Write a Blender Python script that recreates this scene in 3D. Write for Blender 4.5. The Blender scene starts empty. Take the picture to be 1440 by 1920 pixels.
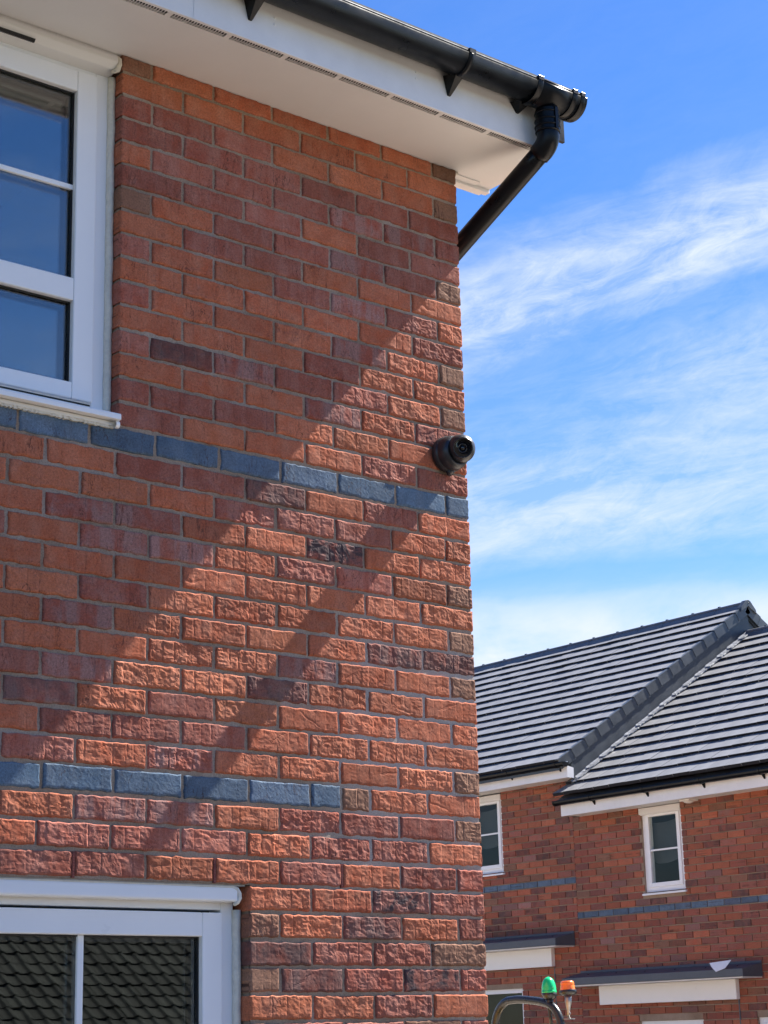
import bpy, math, random
import numpy as np
from mathutils import Vector, Matrix

random.seed(11)
RNG = np.random.default_rng(7)
S = bpy.context.scene
COL = S.collection

# ------------------------------------------------------------------ camera
CAM = np.array([-4.04006570, -4.43089633, -2.90677804])
YAW, PITCH, ROLL, FPX = 8.77959074e-01, 2.71782184e-01, -2.61860382e-02, 3553.06
fw = np.array([math.cos(PITCH)*math.cos(YAW), math.cos(PITCH)*math.sin(YAW), math.sin(PITCH)])
r0 = np.array([math.sin(YAW), -math.cos(YAW), 0.0])
u0 = np.cross(r0, fw)
rt = math.cos(ROLL)*r0 + math.sin(ROLL)*u0
up = -math.sin(ROLL)*r0 + math.cos(ROLL)*u0
cd = bpy.data.cameras.new('camera')
cam = bpy.data.objects.new('camera', cd)
COL.objects.link(cam)
cam.matrix_world = Matrix(((rt[0], up[0], -fw[0], CAM[0]), (rt[1], up[1], -fw[1], CAM[1]),
                           (rt[2], up[2], -fw[2], CAM[2]), (0, 0, 0, 1)))
cd.sensor_fit = 'VERTICAL'
cd.sensor_height = 36.0
cd.lens = FPX/1920*36.0
cd.clip_start = 0.05
cd.clip_end = 6000
S.camera = cam

# ------------------------------------------------------------------ light
TH, GR = math.radians(49.9), math.radians(3.9)      # in-plane angle of the light on the near wall, grazing angle
SUN = Vector((math.cos(TH)*math.cos(GR), -math.sin(GR), math.sin(TH)*math.cos(GR)))
SUN_EL = math.asin(SUN.z)
SUN_AZ = math.atan2(SUN.x, SUN.y)                   # clockwise from +Y
sl = bpy.data.lights.new('sun', 'SUN')
sl.energy = 5.0
sl.angle = math.radians(0.53)
sl.color = (1.0, 0.955, 0.89)
so = bpy.data.objects.new('sun', sl)
COL.objects.link(so)
so.rotation_euler = SUN.to_track_quat('Z', 'Y').to_euler()
so.location = (6, -2, 12)

W = bpy.data.worlds.new('World')
S.world = W
W.use_nodes = True
nt = W.node_tree
nt.nodes.clear()


def N(tree, kind, **kw):
    n = tree.nodes.new(kind)
    for k, v in kw.items():
        setattr(n, k, v)
    return n


def math_node(tree, op, a, b=None, clamp=False):
    n = tree.nodes.new('ShaderNodeMath')
    n.operation = op
    n.use_clamp = clamp
    for i, v in enumerate((a, b)):
        if v is None:
            continue
        if hasattr(v, 'is_output') or isinstance(v, bpy.types.NodeSocket):
            tree.links.new(v, n.inputs[i])
        else:
            n.inputs[i].default_value = v
    return n.outputs[0]


sky = N(nt, 'ShaderNodeTexSky', sky_type='NISHITA', sun_disc=False)
sky.sun_elevation = SUN_EL
sky.sun_rotation = SUN_AZ
sky.altitude = 50
sky.air_density = 1.0
sky.dust_density = 0.15
sky.ozone_density = 3.0
tc = N(nt, 'ShaderNodeTexCoord')
# azimuth relative to the view, and elevation
fv = N(nt, 'ShaderNodeVectorMath', operation='DOT_PRODUCT')
nt.links.new(tc.outputs['Generated'], fv.inputs[0]); fv.inputs[1].default_value = (math.cos(YAW), math.sin(YAW), 0)
rv = N(nt, 'ShaderNodeVectorMath', operation='DOT_PRODUCT')
nt.links.new(tc.outputs['Generated'], rv.inputs[0]); rv.inputs[1].default_value = (math.sin(YAW), -math.cos(YAW), 0)
sep = N(nt, 'ShaderNodeSeparateXYZ'); nt.links.new(tc.outputs['Generated'], sep.inputs[0])
AZ = math_node(nt, 'ARCTAN2', rv.outputs['Value'], fv.outputs['Value'])
EL = math_node(nt, 'ARCSINE', sep.outputs['Z'])
ELD = math_node(nt, 'MULTIPLY', EL, 180/math.pi)
saz = math_node(nt, 'SINE', AZ)


def cloud_noise(sx, sy, shear, scale, detail, rough, dist, off):
    e2 = math_node(nt, 'SUBTRACT', EL, math_node(nt, 'MULTIPLY', saz, shear))
    c = N(nt, 'ShaderNodeCombineXYZ')
    nt.links.new(math_node(nt, 'MULTIPLY', AZ, sx), c.inputs[0])
    nt.links.new(math_node(nt, 'MULTIPLY', e2, sy), c.inputs[1])
    c.inputs[2].default_value = off
    n = N(nt, 'ShaderNodeTexNoise')
    nt.links.new(c.outputs[0], n.inputs['Vector'])
    n.inputs['Scale'].default_value = scale
    n.inputs['Detail'].default_value = detail
    n.inputs['Roughness'].default_value = rough
    n.inputs['Distortion'].default_value = dist
    return n.outputs['Fac']


streak = cloud_noise(1.0, 4.6, 0.13, 6.0, 12.0, 0.66, 0.6, 3.1)
billow = cloud_noise(1.0, 1.8, 0.10, 9.0, 9.0, 0.60, 0.5, 7.7)
fine = cloud_noise(1.0, 2.4, 0.22, 30.0, 9.0, 0.70, 0.7, 1.3)
# bands of cirrus by elevation, warped by the large noise
warp = math_node(nt, 'MULTIPLY', math_node(nt, 'SUBTRACT', billow, 0.5), 2.8)
tilt = math_node(nt, 'MULTIPLY', saz, 14.0)
hi = math_node(nt, 'MULTIPLY', math_node(nt, 'SUBTRACT', ELD, 17.5), 0.4, True)
tilt2 = math_node(nt, 'MULTIPLY', tilt, hi)
eb = math_node(nt, 'ADD', math_node(nt, 'SUBTRACT', ELD, tilt2), warp)
ramp = N(nt, 'ShaderNodeValToRGB')
nt.links.new(math_node(nt, 'DIVIDE', eb, 90.0, True), ramp.inputs[0])
stops = [(0.0, 1.0), (12.1, .98), (12.6, .78), (13.1, .18), (13.8, .08), (14.3, .46), (15.0, .74), (16.5, .70), (17.4, .52), (18.2, .24),
         (19.0, .18), (19.5, .56), (20.2, .98), (21.2, .78), (22.2, .34), (23.2, .04), (30, .03), (42, .16), (60, .12), (90, .16)]
els = ramp.color_ramp.elements
while len(els) < len(stops):
    els.new(0.5)
for e, (p, v) in zip(els, stops):
    e.position = p/90.0
    e.color = (v, v, v, 1)
st = math_node(nt, 'ADD', math_node(nt, 'MULTIPLY', streak, 0.62), math_node(nt, 'MULTIPLY', fine, 0.38))
st2 = math_node(nt, 'MULTIPLY', math_node(nt, 'SUBTRACT', st, 0.41), 4.6, True)
# puffier texture in the low bank, fibrous above it; cover thins out away from this quarter of the sky
lowf = math_node(nt, 'MULTIPLY', math_node(nt, 'SUBTRACT', 14.0, ELD), 0.6, True)
bil2 = math_node(nt, 'MULTIPLY', math_node(nt, 'SUBTRACT', billow, 0.36), 4.0, True)
tex = N(nt, 'ShaderNodeMix', data_type='FLOAT')
nt.links.new(lowf, tex.inputs['Factor']); nt.links.new(st2, tex.inputs['A']); nt.links.new(bil2, tex.inputs['B'])
side = math_node(nt, 'ADD', math_node(nt, 'MULTIPLY', math_node(nt, 'COSINE', AZ), 0.62), 0.38, True)
cv = math_node(nt, 'MULTIPLY', math_node(nt, 'ADD', math_node(nt, 'MULTIPLY', tex.outputs['Result'], 0.88), 0.26), ramp.outputs['Color'], True)
cov = math_node(nt, 'MULTIPLY', cv, side, True)
hs = N(nt, 'ShaderNodeHueSaturation')
hs.inputs['Saturation'].default_value = 1.31
hs.inputs['Hue'].default_value = 0.513
nt.links.new(sky.outputs[0], hs.inputs['Color'])
mx = N(nt, 'ShaderNodeMix', data_type='RGBA')
nt.links.new(cov, mx.inputs['Factor'])
nt.links.new(hs.outputs[0], mx.inputs['A'])
mx.inputs['B'].default_value = (4.3, 4.75, 5.5, 1)
bg = N(nt, 'ShaderNodeBackground')
bg.inputs['Strength'].default_value = 0.0525
nt.links.new(mx.outputs['Result'], bg.inputs['Color'])
wo = N(nt, 'ShaderNodeOutputWorld')
nt.links.new(bg.outputs[0], wo.inputs['Surface'])

S.view_settings.view_transform = 'Standard'
S.view_settings.look = 'None'
S.view_settings.gamma = 1.0
S.view_settings.use_curve_mapping = False
S.view_settings.exposure = 1.95
S.render.engine = 'CYCLES'
S.cycles.max_bounces = 6
S.cycles.diffuse_bounces = 3
S.cycles.glossy_bounces = 4
S.cycles.transparent_max_bounces = 12

GROUND = -4.55
XW = 11.26                                            # plane of the far terrace's front wall


# ------------------------------------------------------------------ helpers
def px_of(P):
    d = np.asarray(P, float) - CAM
    z = d @ fw
    return 720 + FPX*(d @ rt)/z, 960 - FPX*(d @ up)/z


class MB:
    """collects shapes into one mesh"""
    def __init__(self):
        self.v = []; self.f = []; self.smooth = []

    def quad_grid(self, P, smooth=False, flip=False):
        n, m = P.shape[:2]
        b = len(self.v)
        self.v.extend(map(tuple, P.reshape(-1, 3)))
        for i in range(n-1):
            for j in range(m-1):
                q = (b+i*m+j, b+(i+1)*m+j, b+(i+1)*m+j+1, b+i*m+j+1)
                self.f.append(q[::-1] if flip else q); self.smooth.append(smooth)
        return self

    def box(self, x0, x1, y0, y1, z0, z1, M=None):
        b = len(self.v)
        pts = [(x, y, z) for x in (x0, x1) for y in (y0, y1) for z in (z0, z1)]
        if M is not None:
            pts = [tuple(M @ Vector(p)) for p in pts]
        self.v += pts
        for q in ((0, 1, 3, 2), (4, 6, 7, 5), (0, 4, 5, 1), (2, 3, 7, 6), (0, 2, 6, 4), (1, 5, 7, 3)):
            self.f.append(tuple(b+i for i in q)); self.smooth.append(False)
        return self

    def prism(self, poly, axis, a, b_, M=None):
        """poly: 2-D outline, extruded along axis 0/1/2 from a to b_"""
        n = len(poly); b = len(self.v)
        for t in (a, b_):
            for p in poly:
                q = list(p); q.insert(axis, t)
                self.v.append(tuple(M @ Vector(q)) if M is not None else tuple(q))
        self.f.append(tuple(b+i for i in range(n))[::-1]); self.smooth.append(False)
        self.f.append(tuple(b+n+i for i in range(n))); self.smooth.append(False)
        for i in range(n):
            j = (i+1) % n
            self.f.append((b+i, b+j, b+n+j, b+n+i)); self.smooth.append(False)
        return self

    def tube(self, pts, r, seg=20, caps=True):
        pts = [Vector(p) for p in pts]
        rs = r if isinstance(r, (list, tuple)) else [r]*len(pts)
        t0 = (pts[1]-pts[0]).normalized()
        nrm = t0.orthogonal().normalized()
        b = len(self.v)
        for i, p in enumerate(pts):
            if i == 0: t = (pts[1]-pts[0])
            elif i == len(pts)-1: t = (pts[-1]-pts[-2])
            else: t = (pts[i+1]-p).normalized() + (p-pts[i-1]).normalized()
            t.normalize()
            nrm = (nrm - t*nrm.dot(t)).normalized()
            bi = t.cross(nrm)
            for k in range(seg):
                a = 2*math.pi*k/seg
                self.v.append(tuple(p + (nrm*math.cos(a) + bi*math.sin(a))*rs[i]))
        for i in range(len(pts)-1):
            for k in range(seg):
                k2 = (k+1) % seg
                self.f.append((b+i*seg+k, b+i*seg+k2, b+(i+1)*seg+k2, b+(i+1)*seg+k)); self.smooth.append(True)
        if caps:
            self.f.append(tuple(b+k for k in range(seg))[::-1]); self.smooth.append(False)
            e = b+(len(pts)-1)*seg
            self.f.append(tuple(e+k for k in range(seg))); self.smooth.append(False)
        return self

    def lathe(self, prof, origin, axis, seg=40):
        """prof: (distance along axis, radius)"""
        axis = Vector(axis).normalized(); o = Vector(origin)
        n = axis.orthogonal().normalized(); bi = axis.cross(n)
        b = len(self.v)
        for (d, r) in prof:
            for k in range(seg):
                a = 2*math.pi*k/seg
                self.v.append(tuple(o + axis*d + (n*math.cos(a)+bi*math.sin(a))*max(r, 1e-5)))
        for i in range(len(prof)-1):
            for k in range(seg):
                k2 = (k+1) % seg
                self.f.append((b+i*seg+k, b+i*seg+k2, b+(i+1)*seg+k2, b+(i+1)*seg+k)); self.smooth.append(True)
        return self

    def mesh(self, name):
        me = bpy.data.meshes.new(name)
        me.from_pydata(self.v, [], self.f)
        me.polygons.foreach_set('use_smooth', self.smooth)
        me.update()
        return me

    def build(self, name, mat, parent=None, bevel=0, seg=2, loc=None):
        o = bpy.data.objects.new(name, self.mesh(name))
        o.data.materials.append(mat)
        COL.objects.link(o)
        if loc is not None:
            o.location = loc
        if parent is not None:
            o.parent = parent
        if bevel:
            m = o.modifiers.new('bevel', 'BEVEL')
            m.width = bevel; m.segments = seg; m.limit_method = 'ANGLE'
        return o


def B(*a): return MB().box(*a)


def thing(name, label, cat, loc=(0, 0, 0), group=None, kind=None):
    o = bpy.data.objects.new(name, None)
    COL.objects.link(o)
    o.location = loc
    o.empty_display_size = 0.2
    o['label'] = label; o['category'] = cat
    if group: o['group'] = group
    if kind: o['kind'] = kind
    bpy.context.view_layer.update()
    return o


# ------------------------------------------------------------------ materials
def new_mat(name):
    m = bpy.data.materials.new(name)
    m.use_nodes = True
    t = m.node_tree
    bs = t.nodes['Principled BSDF']
    return m, t, bs


def simple(name, col, rough=.5, spec=.5, noise=0.0, nscale=8.0, metallic=0.0, bump=0.0, bscale=200.0, rough_var=0.0, coat=0.0):
    m, t, bs = new_mat(name)
    bs.inputs['Roughness'].default_value = rough
    bs.inputs['Specular IOR Level'].default_value = spec
    bs.inputs['Metallic'].default_value = metallic
    bs.inputs['Base Color'].default_value = (*col, 1)
    bs.inputs['Coat Weight'].default_value = coat
    co = N(t, 'ShaderNodeTexCoord')
    if noise or rough_var:
        n = N(t, 'ShaderNodeTexNoise'); n.inputs['Scale'].default_value = nscale; n.inputs['Detail'].default_value = 8
        n.inputs['Roughness'].default_value = .65
        t.links.new(co.outputs['Object'], n.inputs['Vector'])
        if noise:
            mr = N(t, 'ShaderNodeMapRange'); t.links.new(n.outputs['Fac'], mr.inputs['Value'])
            mr.inputs['From Min'].default_value = .3; mr.inputs['From Max'].default_value = .7
            mr.inputs['To Min'].default_value = 1-noise; mr.inputs['To Max'].default_value = 1+noise
            v = N(t, 'ShaderNodeVectorMath', operation='SCALE'); v.inputs[0].default_value = col
            t.links.new(mr.outputs[0], v.inputs['Scale']); t.links.new(v.outputs[0], bs.inputs['Base Color'])
        if rough_var:
            mr = N(t, 'ShaderNodeMapRange'); t.links.new(n.outputs['Fac'], mr.inputs['Value'])
            mr.inputs['From Min'].default_value = .3; mr.inputs['From Max'].default_value = .7
            mr.inputs['To Min'].default_value = rough-rough_var; mr.inputs['To Max'].default_value = rough+rough_var
            t.links.new(mr.outputs[0], bs.inputs['Roughness'])
    if bump:
        n = N(t, 'ShaderNodeTexNoise'); n.inputs['Scale'].default_value = bscale; n.inputs['Detail'].default_value = 5
        t.links.new(co.outputs['Object'], n.inputs['Vector'])
        bp = N(t, 'ShaderNodeBump'); bp.inputs['Strength'].default_value = bump; bp.inputs['Distance'].default_value = .002
        t.links.new(n.outputs['Fac'], bp.inputs['Height']); t.links.new(bp.outputs[0], bs.inputs['Normal'])
    return m


def object_variation(m, amount):
    """each object made of this material a little lighter or darker than the next"""
    t = m.node_tree; bs = t.nodes['Principled BSDF']
    src = bs.inputs['Base Color'].links[0].from_socket
    oi = N(t, 'ShaderNodeObjectInfo')
    mr = N(t, 'ShaderNodeMapRange'); t.links.new(oi.outputs['Random'], mr.inputs['Value'])
    mr.inputs['To Min'].default_value = 1-amount; mr.inputs['To Max'].default_value = 1+amount
    v = N(t, 'ShaderNodeVectorMath', operation='SCALE'); t.links.new(src, v.inputs[0]); t.links.new(mr.outputs[0], v.inputs['Scale'])
    t.links.new(v.outputs[0], bs.inputs['Base Color'])


def brick_material(name, islands=False, bump=.35):
    """colour from each brick's own tone / tone2 / seed / band / black properties"""
    m, t, bs = new_mat(name)
    bs.inputs['Roughness'].default_value = .88
    bs.inputs['Specular IOR Level'].default_value = .22
    L = t.links.new
    co = N(t, 'ShaderNodeTexCoord')
    if islands:
        g = N(t, 'ShaderNodeNewGeometry')
        rnd = g.outputs['Random Per Island']
        cr = N(t, 'ShaderNodeValToRGB'); cr.color_ramp.interpolation = 'CONSTANT'
        pal = [(0, (.30, .095, .058)), (.34, (.26, .085, .06)), (.52, (.22, .085, .066)), (.68, (.195, .078, .064)), (.80, (.215, .11, .075)), (.9, (.33, .105, .06))]
        while len(cr.color_ramp.elements) < len(pal): cr.color_ramp.elements.new(.5)
        for e, (p, c) in zip(cr.color_ramp.elements, pal): e.position = p; e.color = (*c, 1)
        L(rnd, cr.inputs[0])
        tone = cr.outputs[0]
        sc = N(t, 'ShaderNodeVectorMath', operation='SCALE'); L(tone, sc.inputs[0]); sc.inputs['Scale'].default_value = 1.25
        tone2 = sc.outputs[0]; seed = rnd; band = None; black = None
    else:
        oi = N(t, 'ShaderNodeObjectInfo'); tone = oi.outputs['Color']
        def at(nm): return N(t, 'ShaderNodeAttribute', attribute_type='OBJECT', attribute_name=nm)
        tone2 = at('tone2').outputs['Color']; seed = at('seed').outputs['Fac']; band = at('band').outputs['Fac']; black = at('black').outputs['Fac']
    off = N(t, 'ShaderNodeCombineXYZ'); sm = math_node(t, 'MULTIPLY', seed, 37.0)
    L(sm, off.inputs[0]); L(math_node(t, 'MULTIPLY', seed, 11.0), off.inputs[2])
    vec = N(t, 'ShaderNodeVectorMath', operation='ADD'); L(co.outputs['Object'], vec.inputs[0]); L(off.outputs[0], vec.inputs[1])
    def noise(scale, detail=6, rough=.6, vscale=None, dist=0):
        v = vec.outputs[0]
        if vscale:
            q = N(t, 'ShaderNodeVectorMath', operation='MULTIPLY'); L(v, q.inputs[0]); q.inputs[1].default_value = vscale; v = q.outputs[0]
        n = N(t, 'ShaderNodeTexNoise'); L(v, n.inputs['Vector'])
        n.inputs['Scale'].default_value = scale; n.inputs['Detail'].default_value = detail; n.inputs['Roughness'].default_value = rough
        n.inputs['Distortion'].default_value = dist
        return n.outputs['Fac']
    blot = noise(16, 6, .65, dist=.4)
    blot_f = math_node(t, 'MULTIPLY', math_node(t, 'SUBTRACT', blot, .40), 4.0, True)
    fac = math_node(t, 'MULTIPLY', blot_f, .75)
    if band is not None:
        bn = noise(21, 3, .55, vscale=(1, 0, .10))
        bf = math_node(t, 'MULTIPLY', math_node(t, 'SUBTRACT', bn, .47), 9.0, True)
        fac = math_node(t, 'ADD', fac, math_node(t, 'MULTIPLY', bf, band), True)
    mixc = N(t, 'ShaderNodeMix', data_type='RGBA'); L(fac, mixc.inputs['Factor']); L(tone, mixc.inputs['A']); L(tone2, mixc.inputs['B'])
    grain = noise(150, 6, .7)
    gr = N(t, 'ShaderNodeMapRange'); L(grain, gr.inputs['Value']); gr.inputs['From Min'].default_value = .3; gr.inputs['From Max'].default_value = .7
    gr.inputs['To Min'].default_value = .66; gr.inputs['To Max'].default_value = 1.30
    c2 = N(t, 'ShaderNodeVectorMath', operation='SCALE'); L(mixc.outputs['Result'], c2.inputs[0]); L(gr.outputs[0], c2.inputs['Scale'])
    pit = noise(330, 3, .6)
    pf = math_node(t, 'MULTIPLY', math_node(t, 'SUBTRACT', pit, .585), 13.0, True)
    mp = N(t, 'ShaderNodeMix', data_type='RGBA'); L(math_node(t, 'MULTIPLY', pf, .7), mp.inputs['Factor']); L(c2.outputs[0], mp.inputs['A']); mp.inputs['B'].default_value = (.035, .025, .022, 1)
    # vertical tear cracks, thin and dark
    ck = noise(34, 4, .6, vscale=(1.0, 0, .22), dist=.7)
    ca = math_node(t, 'ABSOLUTE', math_node(t, 'SUBTRACT', ck, .5))
    cf = math_node(t, 'SUBTRACT', 1.0, math_node(t, 'MULTIPLY', ca, 65.0, True), True)
    ck2 = noise(9, 3, .5)
    cf2 = math_node(t, 'MULTIPLY', cf, math_node(t, 'MULTIPLY', math_node(t, 'SUBTRACT', ck2, .47), 7.0, True))
    mc = N(t, 'ShaderNodeMix', data_type='RGBA'); L(math_node(t, 'MULTIPLY', cf2, .85), mc.inputs['Factor']); L(mp.outputs['Result'], mc.inputs['A']); mc.inputs['B'].default_value = (.05, .022, .018, 1)
    last = mc.outputs['Result']
    # pale lime smears
    lm = noise(24, 8, .7, dist=.8)
    lf = math_node(t, 'MULTIPLY', math_node(t, 'SUBTRACT', lm, .62), 4.0, True)
    ml = N(t, 'ShaderNodeMix', data_type='RGBA'); L(math_node(t, 'MULTIPLY', lf, .4), ml.inputs['Factor']); L(last, ml.inputs['A']); ml.inputs['B'].default_value = (.42, .36, .35, 1)
    last = ml.outputs['Result']
    if black is not None:
        bk = noise(11, 5, .6, dist=.6)
        kf = math_node(t, 'MULTIPLY', math_node(t, 'MULTIPLY', math_node(t, 'SUBTRACT', bk, .47), 12.0, True), black)
        mk = N(t, 'ShaderNodeMix', data_type='RGBA'); L(math_node(t, 'MULTIPLY', kf, .85), mk.inputs['Factor']); L(last, mk.inputs['A']); mk.inputs['B'].default_value = (.035, .036, .042, 1)
        last = mk.outputs['Result']
    L(last, bs.inputs['Base Color'])
    bn2 = noise(420, 4, .6)
    bp = N(t, 'ShaderNodeBump'); bp.inputs['Strength'].default_value = bump; bp.inputs['Distance'].default_value = .0006
    L(bn2, bp.inputs['Height']); L(bp.outputs[0], bs.inputs['Normal'])
    return m


M_BRICK = brick_material('brick_face')
M_BRICK_FAR = brick_material('brick_face_far', bump=.1)
M_BRICK_MASS = brick_material('brick_mass', islands=True, bump=.1)


def mortar_material():
    m, t, bs = new_mat('mortar')
    bs.inputs['Roughness'].default_value = .95
    bs.inputs['Specular IOR Level'].default_value = .1
    co = N(t, 'ShaderNodeTexCoord')
    n = N(t, 'ShaderNodeTexNoise'); n.inputs['Scale'].default_value = 3.0; n.inputs['Detail'].default_value = 9; n.inputs['Roughness'].default_value = .7
    t.links.new(co.outputs['Object'], n.inputs['Vector'])
    cr = N(t, 'ShaderNodeValToRGB'); e = cr.color_ramp.elements
    e[0].position = .32; e[0].color = (.240, .168, .115, 1); e[1].position = .72; e[1].color = (.400, .315, .240, 1)
    t.links.new(n.outputs['Fac'], cr.inputs[0])
    # lime bloom (efflorescence) held in a vertex attribute
    at = N(t, 'ShaderNodeAttribute', attribute_name='bloom')
    mx_ = N(t, 'ShaderNodeMix', data_type='RGBA'); t.links.new(at.outputs['Fac'], mx_.inputs['Factor']); t.links.new(cr.outputs[0], mx_.inputs['A'])
    mx_.inputs['B'].default_value = (.44, .41, .39, 1)
    g = N(t, 'ShaderNodeTexNoise'); g.inputs['Scale'].default_value = 260; g.inputs['Detail'].default_value = 4
    t.links.new(co.outputs['Object'], g.inputs['Vector'])
    mr = N(t, 'ShaderNodeMapRange'); t.links.new(g.outputs['Fac'], mr.inputs['Value']); mr.inputs['From Min'].default_value = .3; mr.inputs['From Max'].default_value = .7
    mr.inputs['To Min'].default_value = .75; mr.inputs['To Max'].default_value = 1.2
    v = N(t, 'ShaderNodeVectorMath', operation='SCALE'); t.links.new(mx_.outputs['Result'], v.inputs[0]); t.links.new(mr.outputs[0], v.inputs['Scale'])
    t.links.new(v.outputs[0], bs.inputs['Base Color'])
    bp = N(t, 'ShaderNodeBump'); bp.inputs['Strength'].default_value = .5; bp.inputs['Distance'].default_value = .001
    t.links.new(g.outputs['Fac'], bp.inputs['Height']); t.links.new(bp.outputs[0], bs.inputs['Normal'])
    return m


def glass_material(name, f0):
    m = bpy.data.materials.new(name); m.use_nodes = True; t = m.node_tree; t.nodes.clear()
    g = N(t, 'ShaderNodeNewGeometry')
    d = N(t, 'ShaderNodeVectorMath', operation='DOT_PRODUCT'); t.links.new(g.outputs['Normal'], d.inputs[0]); t.links.new(g.outputs['Incoming'], d.inputs[1])
    c = math_node(t, 'SUBTRACT', 1.0, math_node(t, 'ABSOLUTE', d.outputs['Value']), True)
    f = math_node(t, 'ADD', math_node(t, 'MULTIPLY', math_node(t, 'POWER', c, 5.0), 1-f0), f0, True)
    tr = N(t, 'ShaderNodeBsdfTransparent'); tr.inputs[0].default_value = (.93, .96, .95, 1)
    gl = N(t, 'ShaderNodeBsdfGlossy'); gl.inputs['Roughness'].default_value = 0.0; gl.inputs['Color'].default_value = (1, 1, 1, 1)
    mx_ = N(t, 'ShaderNodeMixShader'); t.links.new(f, mx_.inputs[0]); t.links.new(tr.outputs[0], mx_.inputs[1]); t.links.new(gl.outputs[0], mx_.inputs[2])
    o = N(t, 'ShaderNodeOutputMaterial'); t.links.new(mx_.outputs[0], o.inputs[0])
    return m


M_MORTAR = mortar_material()
M_GLASS = glass_material('glass', .10)
M_GLASS_FAR = glass_material('glass_far', .012)
M_PVC = simple('white_pvc', (.86, .86, .85), .32, .5, noise=.015, nscale=6, rough_var=.05)
M_FASCIA = simple('white_fascia_board', (.80, .80, .79), .38, .5, noise=.07, nscale=5, rough_var=.08)
M_SOFFIT = simple('white_soffit_board', (.76, .75, .73), .45, .4, noise=.03, nscale=4, rough_var=.05)
M_SEAL = simple('cream_sealant', (.72, .68, .58), .6, .3, noise=.10, nscale=60, bump=.4, bscale=120)
M_CREAM = simple('white_sill_board', (.80, .78, .73), .4, .4, noise=.03, nscale=20)
M_BLACK = simple('black_gutter_plastic', (.0040, .0052, .0070), .34, .26, noise=.25, nscale=14, rough_var=.10, bump=.05, bscale=60)
M_GASKET = simple('black_gasket', (.012, .012, .013), .55, .4)
M_CAMBODY = simple('charcoal_camera_plastic', (.022, .024, .028), .34, .5, noise=.15, nscale=40, rough_var=.06, bump=.05, bscale=900)
M_LENSGLASS = simple('dark_lens', (.006, .007, .011), .12, .5, coat=.6)
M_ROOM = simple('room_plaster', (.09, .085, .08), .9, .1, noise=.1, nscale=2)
M_TILE = simple('grey_roof_tile', (.165, .165, .17), .5, .5, noise=.14, nscale=5, bump=.15, bscale=180)
M_TILE_SHADE = simple('tile_tail_shade', (.018, .019, .024), .8, .2)  # shade on the tile tails put into the colour, for the dark bands
M_TILE_EDGE = simple('dark_ridge_tile', (.055, .06, .068), .55, .4, noise=.2, nscale=5, bump=.1, bscale=90)
M_RIDGE = simple('grey_ridge_tile', (.11, .112, .12), .5, .5, noise=.2, nscale=5)
M_VERGE = simple('slate_grey_verge_plastic', (.060, .070, .080), .42, .5, noise=.2, nscale=6, rough_var=.1)
M_CLAD = simple('dark_gable_cladding', (.045, .055, .066), .45, .5, noise=.25, nscale=4, rough_var=.1)
M_LEAD = simple('bright_lead', (.19, .20, .22), .55, .5, noise=.35, nscale=14, metallic=.5, bump=.4, bscale=22, rough_var=.1)
M_CANOPY = simple('lead_grey_canopy', (.085, .095, .108), .5, .45, noise=.14, nscale=9, rough_var=.08, bump=.1, bscale=70)
M_GROUND = simple('sandy_site_ground', (.042, .036, .030), .95, .1, noise=.22, nscale=.6, bump=.4, bscale=14)
M_PANTILE = simple('dark_concrete_pantile', (.013, .0135, .0115), .9, .12, noise=.6, nscale=9, bump=.5, bscale=70)
M_WEEP = simple('red_brown_weep_plastic', (.13, .022, .016), .5, .4)
M_GREEN = simple('green_beacon_lens', (.01, .50, .17), .22, .5, coat=.3)
M_ORANGE = simple('orange_beacon_lens', (.80, .17, .02), .25, .5, coat=.3)
M_STEEL = simple('dark_painted_steel', (.018, .022, .026), .28, .5, noise=.2, nscale=10, rough_var=.08)
M_METAL = simple('bare_steel', (.35, .34, .32), .4, .5, metallic=.9, noise=.2, nscale=30)
M_YELLOW = simple('yellow_plant_paint', (.55, .30, .02), .4, .5, noise=.15, nscale=6)
M_RUBBER = simple('tyre_rubber', (.02, .02, .021), .8, .3, noise=.2, nscale=20)
M_PAPER = simple('white_plastic_sheet', (.78, .78, .80), .5, .4, noise=.04, nscale=10)
M_VENT_SHADE = simple('vent_shade_black', (.01, .01, .01), .9, .1)

object_variation(M_TILE, .08)
object_variation(M_PANTILE, .4)
object_variation(M_VERGE, .15)

TONES = {
    'O': ((.415, .118, .056), (.445, .165, .095), .30, .10),
    'P': ((.305, .088, .056), (.350, .145, .108), .40, .08),
    'D': ((.235, .078, .056), (.215, .120, .100), .5, .40),
    'B': ((.245, .118, .074), (.290, .155, .100), .3, .10),
    'M': ((.320, .092, .060), (.320, .165, .140), .8, 0),
    'K': ((.280, .090, .062), (.310, .140, .112), .4, 1.0),
    'U': ((.100, .155, .222), (.140, .190, .250), .3, .22),
}


# ------------------------------------------------------------------ ground
def build_ground():
    xs = np.array([-3000, -600, -120, -40, -15, 0, 15, 40, 120, 600, 3000.0])
    ys = np.array([-3000, -600, -120, -40, -24, -20, -14, -11, -9, -7.5, -4, 0, 8, 20, 60, 200, 800, 3000.0])
    prof = np.interp(-ys, [7.5, 14], [GROUND, GROUND-1.55])
    P = np.zeros((len(xs), len(ys), 3))
    P[..., 0] = xs[:, None]; P[..., 1] = ys[None, :]; P[..., 2] = prof[None, :]
    o = MB().quad_grid(P).build('ground', M_GROUND)
    o['kind'] = 'structure'; o['label'] = 'sandy pale ground of the building site'
    return o


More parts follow.
